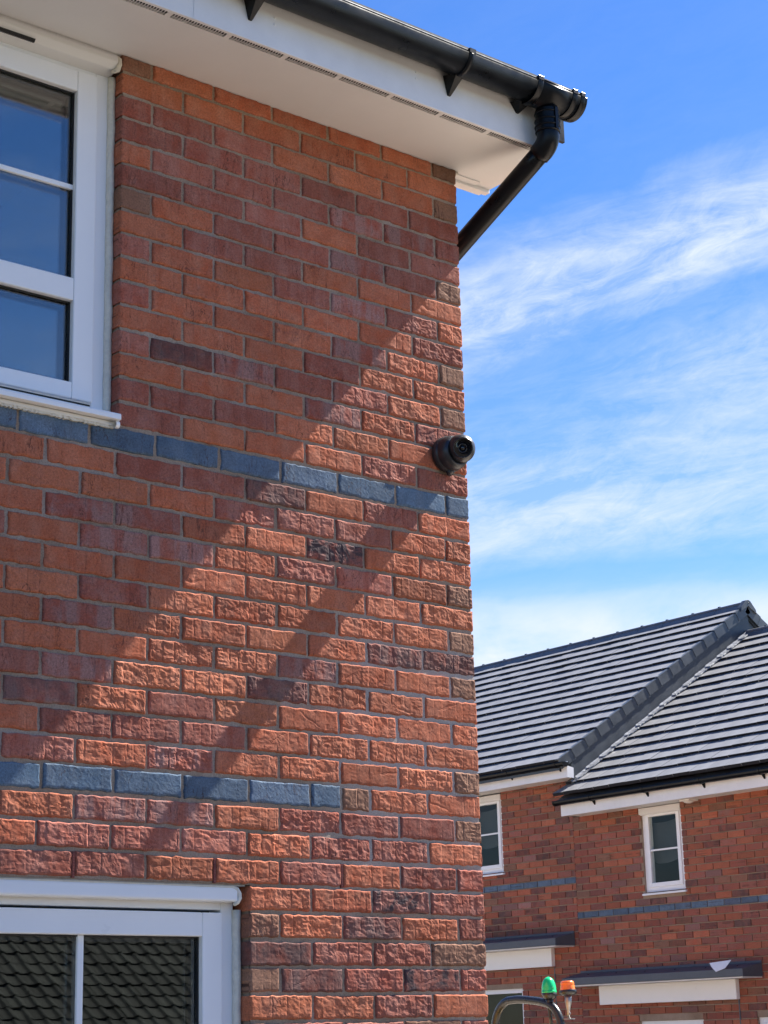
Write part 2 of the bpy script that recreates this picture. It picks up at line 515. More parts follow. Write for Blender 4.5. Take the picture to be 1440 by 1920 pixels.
build_ground()
rd_ = B(1.5, 8.2, -60, 60, GROUND-.1, GROUND+.004).build('bounce_slab', simple('pale_bounce_slab', (.42, .36, .295), .9, .2, noise=.15, nscale=1.2, bump=.3, bscale=40))  # unseen pale slab, added to throw sunlight back onto the far walls
rd_['kind'] = 'structure'; rd_['label'] = 'unseen pale slab added to bounce light onto the terrace'

# ------------------------------------------------------------------ near house
house = thing('brick_house', 'near red brick house corner with white eaves and black gutter', 'house', (0, 0, GROUND))
HO = Vector((0, 0, GROUND))


def add(o, parent):
    """parent while keeping the world place"""
    o.parent = parent
    o.matrix_parent_inverse = Matrix.Translation(parent.location).inverted()
    return o


def vnoise(nx, nz, cx, cz, rng):
    """value noise on an nx*nz unit grid with cx*cz cells"""
    g = rng.uniform(-1, 1, (cx+2, cz+2))
    u, v = nx*cx, nz*cz
    i, j = np.floor(u).astype(int), np.floor(v).astype(int)
    i = np.clip(i, 0, cx); j = np.clip(j, 0, cz)
    a, b = u-i, v-j
    a = a*a*(3-2*a); b = b*b*(3-2*b)
    return (g[i, j]*(1-a)*(1-b) + g[i+1, j]*a*(1-b) + g[i, j+1]*(1-a)*b + g[i+1, j+1]*a*b)


RELIEF = 1.12


def brick_mesh(L, H, kind, rng, depth=.095):
    """a brick with a torn face: rounded arrises, drag panels, creases and grain; front towards -y"""
    nx = max(10, int(L/.0046)); nz = 14
    ex = np.array([0, .0010, .0025, .005])
    gx = np.concatenate([ex, np.linspace(.0085, L-.0085, nx), (L-ex)[::-1]])
    gz = np.concatenate([ex, np.linspace(.0085, H-.0085, nz), (H-ex)[::-1]])
    X, Z = np.meshgrid(gx, gz, indexing='ij')
    U, V = X/L, Z/H
    wob = vnoise(U, V, max(2, int(L/.018)), 4, rng)
    def rim(d, r):
        r = r*(1+.45*wob)
        q = np.clip(1-d/r, 0, 1)
        return r*(1-np.sqrt(np.clip(1-q*q, 0, 1)))
    e = np.maximum(rim(X, .0075), rim(L-X, .0034)); e = np.maximum(e, np.maximum(rim(Z, .0085), rim(H-Z, .0038)))
    h = np.zeros_like(X)
    if kind == 'U':
        h += .00013*vnoise(U, V, int(L/.012)+1, 6, rng) + .00016*vnoise(U, V, int(L/.005)+1, 13, rng)
        h += .0003*vnoise(U, V, 2, 1, rng)
    else:
        amp = rng.choice([.45, .8, 1.0, 1.2, 1.5])*rng.uniform(.85, 1.15)*RELIEF
        # drag panels
        pos = 0.0; edges = []
        while pos < L:
            pos += rng.uniform(.022, .055); edges.append(pos)
        idx = np.searchsorted(edges, X)
        offs = rng.normal(0, .00022, len(edges)+1); tx = rng.normal(0, .006, len(edges)+1); tz = rng.normal(0, .007, len(edges)+1)
        cen = np.array([0]+edges)
        h += amp*(offs[idx] + tx[idx]*(X-cen[idx]-.018) + tz[idx]*(Z-H/2))
        for ed in edges[:-1]:
            w = .0011 + .0008*rng.random()
            wob = .0022*vnoise(U, V, 1, 5, rng)
            h -= amp*rng.uniform(.0002, .0009)*np.exp(-((X-ed+wob)/w)**2)
        # torn ledges: ridged noise stretched along the brick
        n1 = vnoise(U, V, int(L/.020)+1, 6, rng)
        n2 = vnoise(U, V, int(L/.034)+1, 3, rng)
        h += amp*(.00028*(1-2*np.abs(n1)) + .00048*n2)
        h += amp*.00030*vnoise(U, V, int(L/.010)+1, 9, rng)
        h += amp*.00026*vnoise(U, V, int(L/.0046)+1, 15, rng)
        # occasional deep tear
        if rng.random() < .55:
            a, b = rng.uniform(.1, .9), rng.uniform(.2, .8)
            ln = np.abs((V-b) - (U-a)*rng.uniform(-2, 2) + .12*n2)
            h -= .0010*np.exp(-(ln/.05)**2)*np.exp(-((U-a)/.16)**2)
    # whole-brick set: slightly proud or tilted
    h += rng.normal(0, .0003) + (Z-H/2)*rng.normal(.005, .005) + (X-L/2)*rng.normal(0, .0022)
    fade = np.clip(np.minimum(np.minimum(X, L-X), np.minimum(Z, H-Z))/.003, .25, 1)
    Y = e - h*fade
    # ragged outline
    X2 = X - L/2; Z2 = Z - H/2
    jx = .0014*vnoise(U, V, 2, 6, rng); jz = .0017*vnoise(U, V, int(L/.016)+1, 2, rng)
    P = np.stack([X2+jx, Y, Z2+jz], -1)
    mb = MB()
    mb.quad_grid(P, flip=True)
    n, m = X.shape
    for edge, fl in ((P[0, :], True), (P[-1, :], False), (P[:, 0], False), (P[:, -1], True)):
        back = edge.copy(); back[:, 1] = depth
        mb.quad_grid(np.stack([edge, back]), flip=fl)
    return mb.mesh('brick')


def paint_brick(o, t, rng, jitter=.10):
    a, b, band, black = TONES[t]
    k = 1 + rng.normal(0, jitter); hue = rng.normal(0, .05)
    o.color = (a[0]*k, a[1]*k*(1+hue), a[2]*k*(1+hue), 1)
    o['tone2'] = [float(b[0]*k), float(b[1]*k), float(b[2]*k)]
    o['seed'] = float(rng.random()*10)
    o['band'] = float(band)
    o['black'] = float(black)


# wall core with mortar
wall = MB()
core = [(-6.0, -2.62, -1.2, .0), (-1.3345, -.004, -1.2, -.02), (-6.0, -.004, -2.475, -1.2), (-6.0, -2.72, -3.9, -2.475),
        (-.8845, -.004, -3.9, -2.475), (-6.0, -.004, GROUND-.1, -3.9)]
for (a, b, c, d) in core:
    wall.box(a, b, .0125, .100, c, d)
wall_o = wall.build('wall', M_MORTAR)
add(wall_o, house)
panels = [(-1.3345, -.004, -1.2005, -.02), (-2.2, -.004, -2.4755, -1.1995), (-.8845, -.004, -3.2, -2.4745)]
mm = MB(); bloom = []
PN = np.random.default_rng(3)
GN = PN.uniform(-1, 1, (64, 80))


def lat(x, z, s):
    u, v = (x+3)/s % 62, (z+4)/s % 78
    i, j = u.astype(int), v.astype(int); a, b = u-i, v-j
    a = a*a*(3-2*a); b = b*b*(3-2*b)
    return GN[i, j]*(1-a)*(1-b)+GN[i+1, j]*a*(1-b)+GN[i, j+1]*(1-a)*b+GN[i+1, j+1]*a*b


for (a, b, c, d) in panels:
    gx = np.linspace(a, b, int((b-a)/.009)+2); gz = np.linspace(c, d, int((d-c)/.0075)+2)
    X, Z = np.meshgrid(gx, gz, indexing='ij')
    # flush, bloomed pointing towards the lower right corner of the wall
    reg = np.clip((X+.78)/.35, 0, 1)*np.clip((-1.50-Z)/.35, 0, 1)*np.clip((Z+2.62)/.3, 0, 1)
    reg = np.clip(reg*1.05 + .30*lat(X, Z, .16)*(reg > .02) - .1, 0, 1)
    Y = .0058 + .0012*lat(X, Z, .06) + .0006*lat(X, Z, .017) - .0020*reg
    mm.quad_grid(np.stack([X, Y, Z], -1), smooth=True, flip=True)
    bl = np.clip(.62*reg + .22*np.clip(lat(X, Z, .09)*1.6-.5, 0, 1), 0, 1)
    bloom.append(bl.ravel())
mo = mm.build('mortar_joints', M_MORTAR)
at = mo.data.attributes.new('bloom', 'FLOAT', 'POINT')
at.data.foreach_set('value', np.concatenate(bloom).astype(np.float32))
add(mo, wall_o)

ROWS = {1: 'BOOOOOB', 2: 'OOOOOO', 3: 'BOOOPPP', 4: 'PPPPPP', 5: 'PMMPPPO', 6: 'PPOPPP', 7: 'BPMPPOB', 8: 'OOOPPO',
        9: 'OPMPOOP', 10: 'POOOOO', 11: 'BOMOOOP', 12: 'OOPOOO', 13: 'BOPPMDP', 14: 'POMOOO', 15: 'OOOOPPP', 16: 'PPOOOP',
        17: 'UUUUUUUUUU', 18: 'OPODPPOOO', 19: 'OOPPPOOOO', 20: 'OOKOOMMOO', 21: 'BOPPOMMOP', 22: 'OOOOOOOOO', 23: 'BOOOOOPOO',
        24: 'DDOOOOMOO', 25: 'BOOMOOOOO', 26: 'OOODOOMPO', 27: 'OOOOOPODO', 28: 'OOOOPPPOO', 29: 'BOOOOMOPO', 30: '',
        31: 'BPPPOMMOO', 32: 'OPPOPPPOP', 33: 'PPOPOOPPO', 34: 'PKOO', 35: 'PODOB', 36: 'BPPD', 37: 'PKPDB', 38: 'OPOO', 39: 'PBPPB', 40: 'OPOO'}
C17 = [0, -.098, -.309, -.544, -.763, -.988, -1.212, -1.43, -1.656, -1.88, -2.1]
C30 = [(0, -.2165, 'O'), (-.2165, -.444, 'O'), (-.444, -.553, 'B'), (-.553, -.668, 'U'), (-.668, -.889, 'U'), (-.889, -1.114, 'U'),
       (-1.114, -1.338, 'U'), (-1.338, -1.559, 'U'), (-1.559, -1.785, 'U'), (-1.785, -2.01, 'U')]
placed = []
for n in range(1, 41):
    if n == 17:
        segs = [(C17[i], C17[i+1], 'U') for i in range(len(C17)-1)]
    elif n == 30:
        segs = C30
    else:
        end = -1.345 if n <= 16 else (-.895 if n >= 34 else -2.02)
        segs = []
        x = 0.0; k = 0
        first = .1075 if n % 2 else .22
        while x > end + .03:
            w = first if k == 0 else .225
            x2 = max(x-w, end)
            t = ROWS[n][k] if k < len(ROWS[n]) else 'O'
            segs.append((x, x2, t)); x = x2; k += 1
    for k, (a, b, t) in enumerate(segs):
        j = RNG.normal(0, .0012, 2)
        xr = 0.0 if k == 0 else a - .005 + j[0]*.5
        edge_rev = (n <= 16 and abs(b+1.345) < .002) or (n >= 34 and abs(b+.895) < .002)
        xl = b + .005 + (0 if edge_rev else j[1]*.5)
        zt = -.075*(n-1)-.005; zb = -.075*n+.005
        if n == 1: zt = -.0205
        dz = RNG.normal(0, .0009)
        placed.append((xl, xr, zb+dz, zt+dz, t))
for (xl, xr, zb, zt, t) in placed:
    me = brick_mesh(xr-xl, zt-zb, t, RNG)
    me.materials.append(M_BRICK)
    o = bpy.data.objects.new('brick', me)
    COL.objects.link(o)
    o.location = ((xl+xr)/2, RNG.normal(0, .0007), (zb+zt)/2)
    paint_brick(o, t, RNG)
    add(o, wall_o)

# plain bricks beyond the picture on the same wall and round the corner
rest = MB()
for n in range(1, 60):
    zt = -.075*(n-1)-.005; zb = -.075*n+.005
    if n == 1: zt = -.0205
    if zb < GROUND: break
    x = 0.0 if n % 2 else -.1125
    while x > -6.0:
        a, b = x-.215, x
        x -= .225
        if n <= 40:
            lim = -2.62 if n <= 16 else (-2.03 if n <= 33 else -2.72)
            if n <= 16 or n >= 34:
                if b > lim: continue
            elif b > lim: continue
        elif n <= 52 and b > -2.72 and a < -.9: continue
        b = min(b, -.001)
        if b-a > .03: rest.box(a, b, 0, .09, zb, zt)
ro = rest.build('brick_mass', M_BRICK_MASS); ro['kind'] = 'stuff'; add(ro, wall_o)
gab = MB()
gab.box(-.1, -.005, .101, 8.4, GROUND-.1, -.02)
gab.prism([(.101, -.02), (8.4, -.02), (4.25, 2.85)], 0, -.1, -.006)
go = gab.build('gable_wall', M_MORTAR); add(go, house)
gb = MB()
for n in range(1, 60):
    zt = -.075*(n-1)-.005; zb = -.075*n+.005
    if zb < GROUND: break
    y = .1 if n % 2 else .2125
    while y < 8.2:
        gb.box(-.06, 0, y+.005, y+.22, zb, zt); y += .225
gbo = gb.build('brick_mass', M_BRICK_MASS); gbo['kind'] = 'stuff'; add(gbo, go)
back = B(-6.0, -.1, 8.3, 8.4, GROUND-.1, -.02).build('rear_wall', M_MORTAR); add(back, house)
lw = B(-6.1, -6.0, 0, 8.4, GROUND-.1, -.02).build('party_wall', M_MORTAR); add(lw, house)

# weep vents over the lower window
for k in (2, 4, 6):
    x = -.1075-.225*k
    m = MB().box(x-.0048, x+.0048, .0015, .03, -2.474, -2.405)
    for i in range(9):
        z = -2.470+i*.0072
        m.box(x-.0030, x+.0030, .0002, .002, z, z+.0035)
    add(m.build('weep_vent', M_WEEP), wall_o)

# ---- eaves
def ab(*a): return B(*a)


soff = MB()
soff.box(-6.0, .118, -.3000, -.2880, -.0200, -.010)
soff.box(-6.0, .118, -.2630, .102, -.0200, -.010)
soff.box(.118, .20, -.188, .102, -.0200, -.010)
soff_o = soff.build('soffit', M_SOFFIT); add(soff_o, house)
v = MB()
x = -2.4
while x < .08:
    v.box(x, x+.016, -.2880, -.2630, -.0200, -.0150)
    q = x+.016
    for i in range(20):
        if q > .104: break
        v.box(q+.0070, q+.0096, -.2880, -.2630, -.0200, -.0185); q += .0096
    x = q
vo = v.build('vent_strip', M_SOFFIT); add(vo, soff_o)
dv = B(-2.4, .117, -.299, -.25, -.0098, -.006).build('vent_shade_plate', M_VENT_SHADE); add(dv, soff_o)  # black plate over the slots, painted as the shade inside the eaves
ret = MB().box(.006, .20, .046, .070, -.0335, -.0205).box(.006, .128, .016, .0455, -.0245, -.0205)
add(ret.build('soffit_return', M_SOFFIT, bevel=.001), soff_o)
add(B(.1185, .130, -.300, -.190, -.020, .13).build('box_end', M_FASCIA, bevel=.001), soff_o)
add(B(.004, .014, .004, .06, -.030, -.0202).build('trim_bead', M_SEAL), soff_o)
fas = B(-6.0, .1185, -.3125, -.3003, -.030, .150).build('fascia', M_FASCIA, bevel=.0015); add(fas, house)
fj = B(-1.292, -1.256, -.3137, -.3126, -.030, .150).build('fascia_joint', M_FASCIA, bevel=.0004); add(fj, fas)
nl = MB()
for xx in (-1.0, -.44, .02, -1.5):
    for zz in (.052, .075):
        nl.lathe([(0, .0045), (.0012, .0042), (.002, .002), (.0021, 0)], (xx, -.3125, zz), (0, -1, 0), 10)
add(nl.build('nail_heads', M_PVC), fas)

GY, GZ, GRAD = -.3715, .142, .056
gut = MB()


def half_round(mb, x0, x1, r, th, a0=180, a1=360, lip=True, seg=26):
    ang = np.radians(np.linspace(a0, a1, seg))
    out = [(GY+r*math.cos(a), GZ+r*math.sin(a)) for a in ang]
    inn = [(GY+(r-th)*math.cos(a), GZ+(r-th)*math.sin(a)) for a in ang][::-1]
    poly = out+inn
    b = len(mb.v); n = len(poly)
    for xx in (x0, x1):
        mb.v += [(xx, p[0], p[1]) for p in poly]
    for i in range(n):
        j = (i+1) % n
        mb.f.append((b+i, b+j, b+n+j, b+n+i)); mb.smooth.append(True if i < seg-1 else False)
    for s, rev in ((0, True), (n, False)):
        for i in range(seg-1):
            q = (b+s+i, b+s+i+1, b+s+n-2-i, b+s+n-1-i)
            mb.f.append(q[::-1] if rev else q); mb.smooth.append(False)
    if lip:
        mb.tube([(x0, GY-r+.003, GZ+.002), (x1, GY-r+.003, GZ+.002)], .0050, 10)
        mb.tube([(x0, GY+r-.003, GZ+.002), (x1, GY+r-.003, GZ+.002)], .0042, 8)


half_round(gut, -6.0, .02, GRAD, .003)
gut_o = gut.build('gutter', M_BLACK); add(gut_o, house)
un = MB(); half_round(un, -.006, .205, GRAD+.0045, .004)
add(un.build('running_outlet', M_BLACK), gut_o)
ec = MB()
ang = np.radians(np.linspace(180, 360, 26))
ec.prism([(GY+(GRAD+.007)*math.cos(a), GZ+(GRAD+.007)*math.sin(a)) for a in ang], 0, .2005, .2195)
add(ec.build('end_cap', M_BLACK, bevel=.003), gut_o)


def strap(x0, x1, r):
    m = MB(); half_round(m, x0, x1, r, .004, lip=False)
    m.box(x0, x1, GY-r-.002, GY-r+.010, GZ-.004, GZ+.011)
    m.box(x0, x1, GY+r-.010, GY+r, GZ-.004, GZ+.009)
    return m


for (x0, x1) in ((-.010, .014), (.150, .172), (.188, .207)):
    add(strap(x0, x1, GRAD+.008).build('clip', M_BLACK, bevel=.001), gut_o)
for xb in (-.306, -1.094, -1.88):
    m = strap(xb-.006, xb+.020, GRAD+.004)
    M_ = None
    # tapering web below the gutter, back plate on the fascia
    b = len(m.v)
    tip, top = .034, .100
    m.v += [(xb-.020, -.3127, top), (xb+.034, -.3127, top), (xb-.004, -.3127, tip), (xb+.008, -.3127, tip),
            (xb-.010, -.368, top-.012), (xb+.022, -.368, top-.012), (xb-.003, -.320, tip), (xb+.007, -.320, tip)]
    for q in ((0, 1, 3, 2), (4, 6, 7, 5), (0, 2, 6, 4), (1, 5, 7, 3), (0, 4, 5, 1), (2, 3, 7, 6)):
        m.f.append(tuple(b+i for i in q)); m.smooth.append(False)
    add(m.build('bracket', M_BLACK), gut_o)
m = MB(); b = 0
m.v += [(-.030, -.3127, .10), (.03, -.3127, .10), (-.004, -.3127, .066), (.006, -.3127, .066), (-.022, -.36, .092), (.022, -.36, .092), (-.003, -.322, .066), (.005, -.322, .066)]
for q in ((0, 1, 3, 2), (4, 6, 7, 5), (0, 2, 6, 4), (1, 5, 7, 3), (0, 4, 5, 1), (2, 3, 7, 6)):
    m.f.append(q); m.smooth.append(False)
add(m.build('bracket', M_BLACK), gut_o)
add(B(.19, .236, -.300, -.288, .034, .15).build('verge_end', M_BLACK, bevel=.001), gut_o)

# ---- downpipe: outlet spigot, offset bend, sloping pipe to the gable wall, then down the gable
PX = .090
PR = .0335
top = Vector((PX, GY+.006, .092)); bend = Vector((PX, GY+.006, -.040)); far = Vector((.050, .255, -.365))
dpipe = MB()
d2 = (far-bend).normalized()
low = Vector((.050, .300, -.46))
pts = [bend+d2*.03]
for i in range(9):
    pts.append(bend+d2*.03 + (far-bend-d2*.03)*(i+1)/9)
pts += [Vector((.050, .280, -.395)), low, Vector((.050, .300, -2.4)), Vector((.050, .300, GROUND+.02))]
dpipe.tube(pts, PR, 28)
dp_o = dpipe.build('downpipe', M_BLACK); add(dp_o, house)
bd = MB()
arc = [top, Vector((PX, GY+.006, -.008))]
p0, p1, p2 = Vector((PX, GY+.006, -.008)), bend, bend+d2*.036
for i in range(1, 8):
    t = i/7; arc.append(p0*(1-t)**2 + p1*2*t*(1-t) + p2*t*t)
bd.tube(arc + [bend+d2*.050], PR+.0045, 28)
add(bd.build('offset_bend', M_BLACK), dp_o)
sk = MB()
for z, rr in ((.064, .0425), (.038, .0430), (.016, .0435), (-.002, .0415)):
    sk.lathe([(0, .036), (0, rr), (.0035, rr+.0012), (.007, rr), (.007, .036)], (PX, GY+.006, z), (0, 0, 1), 30)
sk.lathe([(0, .0405), (.078, .0405)], (PX, GY+.006, .0), (0, 0, 1), 30)
sk.box(PX-.006, PX+.006, GY-.040, GY-.034, .0, .078)
add(sk.build('socket', M_BLACK), dp_o)
for zz in (-.9, -2.5):
    cl = MB().lathe([(0, .034), (0, .038), (.025, .038), (.025, .034)], (.050, .300, zz), (0, 0, 1), 24).box(.0, .05, .285, .315, zz+.005, zz+.02)
    add(cl.build('pipe_clip', M_BLACK), dp_o)

# ---- roof over the eaves
PITCHR = math.radians(35)
rm = MB()
tr_, cr_ = math.tan(PITCHR), math.cos(PITCHR)
y0, z0 = -.385, .165
for i in range(18):
    ya, yb = y0+i*.262, y0+(i+1)*.262+.03
    if yb > 4.3: yb = 4.3
    za, zb_ = z0+(ya-y0)*tr_, z0+(yb-y0)*tr_
    rm.prism([(ya, za), (ya, za+.022), (yb, zb_+.005), (yb, zb_-.012)], 0, -6.1, .245)
rm.prism([(4.2, z0+(4.2-y0)*tr_), (4.3, z0+(4.3-y0)*tr_+.03), (8.8, z0), (8.8, z0-.04)], 0, -6.1, .245)
roof_o = rm.build('roof', M_TILE_EDGE); add(roof_o, house)

# ---- windows
def near_window(x0, x1, zt, zb, yf, label, upper):
    w = thing('window', label, 'x', (0, 0, 0)); del w['category']; add(w, house)
    fr = MB()
    F = .0432
    xs0, xs1 = x0+.010, x1-.018
    fr.box(xs0, xs0+F, yf, yf+.06, zb, zt); fr.box(xs1-F, xs1, yf, yf+.06, zb, zt)
    fr.box(xs0+F, xs1-F, yf, yf+.06, zt-F, zt); fr.box(xs0+F, xs1-F, yf, yf+.06, zb, zb+F-.006)
    add(fr.build('frame', M_PVC, bevel=.003), w)
    return w, xs0+F, xs1-F


def sash(w, a, b, c, d, yf, rails=(), bars=(), SW=.068, low=.07):
    """opening light a..b, c(bottom)..d(top); rails: heights of cross rails; bars: ('h'|'v', pos) glazing bars"""
    s = MB()
    y0, y1 = yf-.012, yf+.046
    s.box(a, a+SW, y0, y1, c, d); s.box(b-SW, b, y0, y1, c, d)
    s.box(a+SW, b-SW, y0, y1, d-SW, d); s.box(a+SW, b-SW, y0, y1, c, c+SW*.72)
    for r, h in rails: s.box(a+SW, b-SW, y0+.001, y1, r-h/2, r+h/2)
    so_ = s.build('sash', M_PVC, bevel=.004, seg=3); add(so_, w)
    gA, gB, gC, gD = a+SW, b-SW, c+SW*.72, d-SW
    # glazing bead step
    lev = [gC] + sum([[r-h/2, r+h/2] for r, h in rails], []) + [gD]
    for i in range(0, len(lev), 2):
        z0_, z1_ = lev[i], lev[i+1]
        gk = MB()
        for (p, q, u, v_) in ((gA, gA+.005, z0_, z1_), (gB-.005, gB, z0_, z1_), (gA+.005, gB-.005, z1_-.005, z1_), (gA+.005, gB-.005, z0_, z0_+.004)):
            gk.box(p, q, yf+.006, yf+.012, u, v_)
        add(gk.build('gasket', M_GASKET), so_)
        sp = MB()
        for (p, q, u, v_) in ((gA, gA+.016, z0_, z1_), (gB-.016, gB, z0_, z1_), (gA+.016, gB-.016, z1_-.016, z1_), (gA+.016, gB-.016, z0_, z0_+.013)):
            sp.box(p, q, yf+.0185, yf+.0335, u, v_)
        add(sp.build('spacer_bar', M_GASKET), so_)
        add(MB().box(gA, gB, yf+.014, yf+.018, z0_, z1_).build('pane', M_GLASS), w)
        add(MB().box(gA, gB, yf+.034, yf+.038, z0_, z1_).build('pane', M_GLASS), w)
        for kind, pos, wd in bars:
            if kind == 'h' and z0_ < pos < z1_:
                add(MB().box(gA, gB, yf+.003, yf+.0138, pos-wd/2, pos+wd/2).build('glazing_bar', M_PVC, bevel=.002), w)
            if kind == 'v' and gA < pos < gB:
                add(MB().box(pos-wd/2, pos+wd/2, yf+.003, yf+.0138, z0_, z1_).build('glazing_bar', M_PVC, bevel=.002), w)


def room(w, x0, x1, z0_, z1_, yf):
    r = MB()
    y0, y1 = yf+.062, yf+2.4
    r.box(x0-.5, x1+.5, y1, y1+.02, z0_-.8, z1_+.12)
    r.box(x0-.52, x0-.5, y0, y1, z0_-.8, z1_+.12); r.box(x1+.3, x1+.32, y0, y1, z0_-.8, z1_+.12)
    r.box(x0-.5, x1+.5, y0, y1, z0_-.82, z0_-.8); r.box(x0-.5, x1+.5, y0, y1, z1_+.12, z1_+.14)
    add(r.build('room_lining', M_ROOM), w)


# upper window
YU = .05
wu, a, b = near_window(-2.62, -1.340, -.067, -1.150, YU, 'white upper window tucked under the soffit, reflecting blue sky', True)
b = -1.4015
mid = (a+b)/2
sash(wu, mid+.03, b, -1.132, -.100, YU, rails=((-.800, .070),), bars=(('h', -.475, .016),))
sash(wu, a+.002, mid-.03, -1.132, -.100, YU, rails=((-.800, .070),), bars=(('h', -.475, .016),))
add(B(mid-.03, mid+.03, YU, YU+.06, -1.15, -.11).build('mullion', M_PVC, bevel=.003), wu)
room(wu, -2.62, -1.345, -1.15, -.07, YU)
hd = MB().prism([(.052, -.020), (.012, -.020), (.004, -.034), (.003, -.050), (.016, -.072), (.052, -.086)], 0, -2.60, -1.352)
hd_o = hd.build('head_trim', M_SOFFIT, bevel=.003); add(hd_o, wu)
# trickle vent slots along the trim
tv = MB()
for i in range(60):
    xx = -1.632-.0065*i
    tv.prism([(.0045, -.0660), (.0105, -.0745), (.020, -.073), (.012, -.063)], 0, xx-.0042, xx)
add(tv.build('trickle_vent_slots', M_GASKET), wu)
seal = MB()
zs = np.linspace(-1.165, -.085, 40)
seal.tube([(-1.3490+.0007*math.sin(z*43)+.0005*math.sin(z*97), .047+.0012*math.sin(z*31), z) for z in zs], .0125, 10)
xs_ = np.linspace(-2.6, -1.362, 30)
seal.tube([(-1.366, .018, -.082), (-1.350, .012, -.072), (-1.345, .010, -.055), (-1.3445, .012, -.038), (-1.352, .020, -.024), (-1.37, .03, -.021)], [.006, .009, .0095, .0095, .008, .006], 10)
add(seal.build('sealant', M_SEAL), wu)
sill = MB().prism([(.075, -1.150), (-.034, -1.176), (-.036, -1.181), (-.036, -1.194), (-.026, -1.195), (.075, -1.186)], 0, -2.66, -1.350)
sill_o = sill.build('sill', M_PVC, bevel=.0012); add(sill_o, wu)
sb = MB().prism([(.06, -1.1905), (-.010, -1.1955), (-.0105, -1.2065), (.06, -1.2065)], 0, -2.66, -1.353)
add(sb.build('sill_underside', M_CREAM), wu)
se = MB().lathe([(0, .011), (.012, .011), (.0135, .009), (.014, 0)], (-1.3615, -.018, -1.205), (1, 0, 0), 20)
add(se.build('sill_end_cap', M_PVC), wu)
foam = MB()
xs_ = np.arange(-2.3, -1.36, .006)
for xx in xs_:
    hgt = .005+.004*RNG.random()
    foam.box(xx, xx+.006, -.006-.004*RNG.random(), .02, -1.2065-hgt, -1.2060)
add(foam.build('sealant', M_SEAL), wu)
add(B(-1.88, -1.4035, YU-.001, YU+.01, -1.1415, -1.1365).build('drain_slot', M_GASKET), wu)

# lower window
YL = .055
wl, a, b = near_window(-2.72, -.890, -2.500, -3.86, YL, 'white ground floor window reflecting a dark tiled roof', False)
b = -.954
sash(wl, -1.841, b, -3.82, -2.551, YL, bars=(('v', -1.3975, .019),), SW=.066)
sash(wl, a+.002, -1.905, -3.82, -2.551, YL, bars=(('v', -2.28, .019),), SW=.066)
add(B(-1.903, -1.843, YL, YL+.06, -3.85, -2.545).build('mullion', M_PVC, bevel=.003), wl)
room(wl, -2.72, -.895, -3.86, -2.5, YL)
hd = MB().prism([(.056, -2.4795), (.018, -2.4795), (.0125, -2.485), (.0120, -2.518), (.0155, -2.5225), (.056, -2.5235)], 0, -2.70, -.922)
add(hd.build('head_trim', M_PVC, bevel=.0025), wl)
hs_ = MB().tube([(-2.69, .020, -2.4815), (-1.8, .019, -2.482), (-1.2, .020, -2.4815), (-.94, .019, -2.4825), (-.921, .018, -2.488), (-.914, .017, -2.500),
                 (-.9135, .017, -2.512), (-.919, .019, -2.523), (-.93, .018, -2.530)], [.006, .0055, .0065, .0065, .0075, .0075, .008, .0075, .005], 10)
zs = np.linspace(-3.85, -2.542, 44)
hs_.tube([(-.9010+.0006*math.sin(z*47)+.0005*math.sin(z*90), .050+.0012*math.sin(z*33), z) for z in zs], .0130, 10)
add(hs_.build('sealant', M_SEAL), wl)
sl2 = MB().prism([(.075, -3.86), (-.034, -3.886), (-.036, -3.905), (.075, -3.897)], 0, -2.76, -.898)
add(sl2.build('sill', M_PVC, bevel=.0012), wl)
add(B(-2.70, -.897, .0126, .099, -2.4795, -2.4752).build('lintel', M_METAL), wall_o)

# ------------------------------------------------------------------ security camera
CC = Vector((-.097, -.0015, -1.070))
sc = thing('security_camera', 'black dome security camera fixed to the brick corner beside the sky', 'camera', CC)
base = MB().lathe([(0, .050), (0, .0585), (.006, .0605), (.028, .0600), (.0285, .0585), (.030, .0588), (.044, .0575), (.056, .0535), (.064, .0475), (.066, .041), (.060, .038), (.05, .036)], CC, (0, -1, 0), 56)
add(base.build('base', M_CAMBODY), sc)
BC = CC + Vector((.008, -.070, .008))
look = Vector((-.52, -.80, -.24)).normalized()
R_ = .0470
prof = [(-R_*math.cos(a), R_*math.sin(a)) for a in np.linspace(.02, math.pi*.775, 26)]
zf = -R_*math.cos(math.pi*.775)
prof += [(zf+.004, R_*math.sin(math.pi*.775)+.0005), (zf+.007, .0325), (zf+.007, .0300), (zf-.004, .0285)]
ball = MB().lathe(prof, BC, look, 48)
ball_o = ball.build('swivel_ball', M_CAMBODY); add(ball_o, sc)
face = MB().lathe([(zf-.004, .0288), (zf-.0035, .016), (zf-.0015, .0150), (zf-.0015, .0125), (zf-.004, .0118), (zf-.0042, 0)], BC, look, 40)
add(face.build('lens_plate', M_LENSGLASS), sc)
lens = MB().lathe([(zf-.004, .0075), (zf-.0005, .0070), (zf+.0012, .004), (zf+.0016, 0)], BC, look, 28)
add(lens.build('lens', M_LENSGLASS), sc)
vis = MB()
n = look.cross(Vector((0, 0, 1))).normalized(); u_ = n.cross(look).normalized()
rows = []
for aa in np.radians(np.linspace(-62, 62, 25)):
    rad = n*math.sin(aa) + u_*math.cos(aa)
    ext = .010*math.cos(aa)**1.2
    o_ = BC + look*(zf+.002)
    rows.append([o_+rad*.0330, o_+rad*.0335+look*(.004+ext), o_+rad*.0312+look*(.004+ext), o_+rad*.0305])
vis.quad_grid(np.array([[tuple(p) for p in r] for r in rows]), smooth=False)
add(vis.build('visor', M_CAMBODY), sc)
tab = MB().lathe([(0, .013), (.010, .013), (.014, .010), (.0145, 0)], CC + Vector((.000, -.018, -.0565)), (.05, -.55, -.83), 20)
add(tab.build('locking_tab', M_CAMBODY), sc)

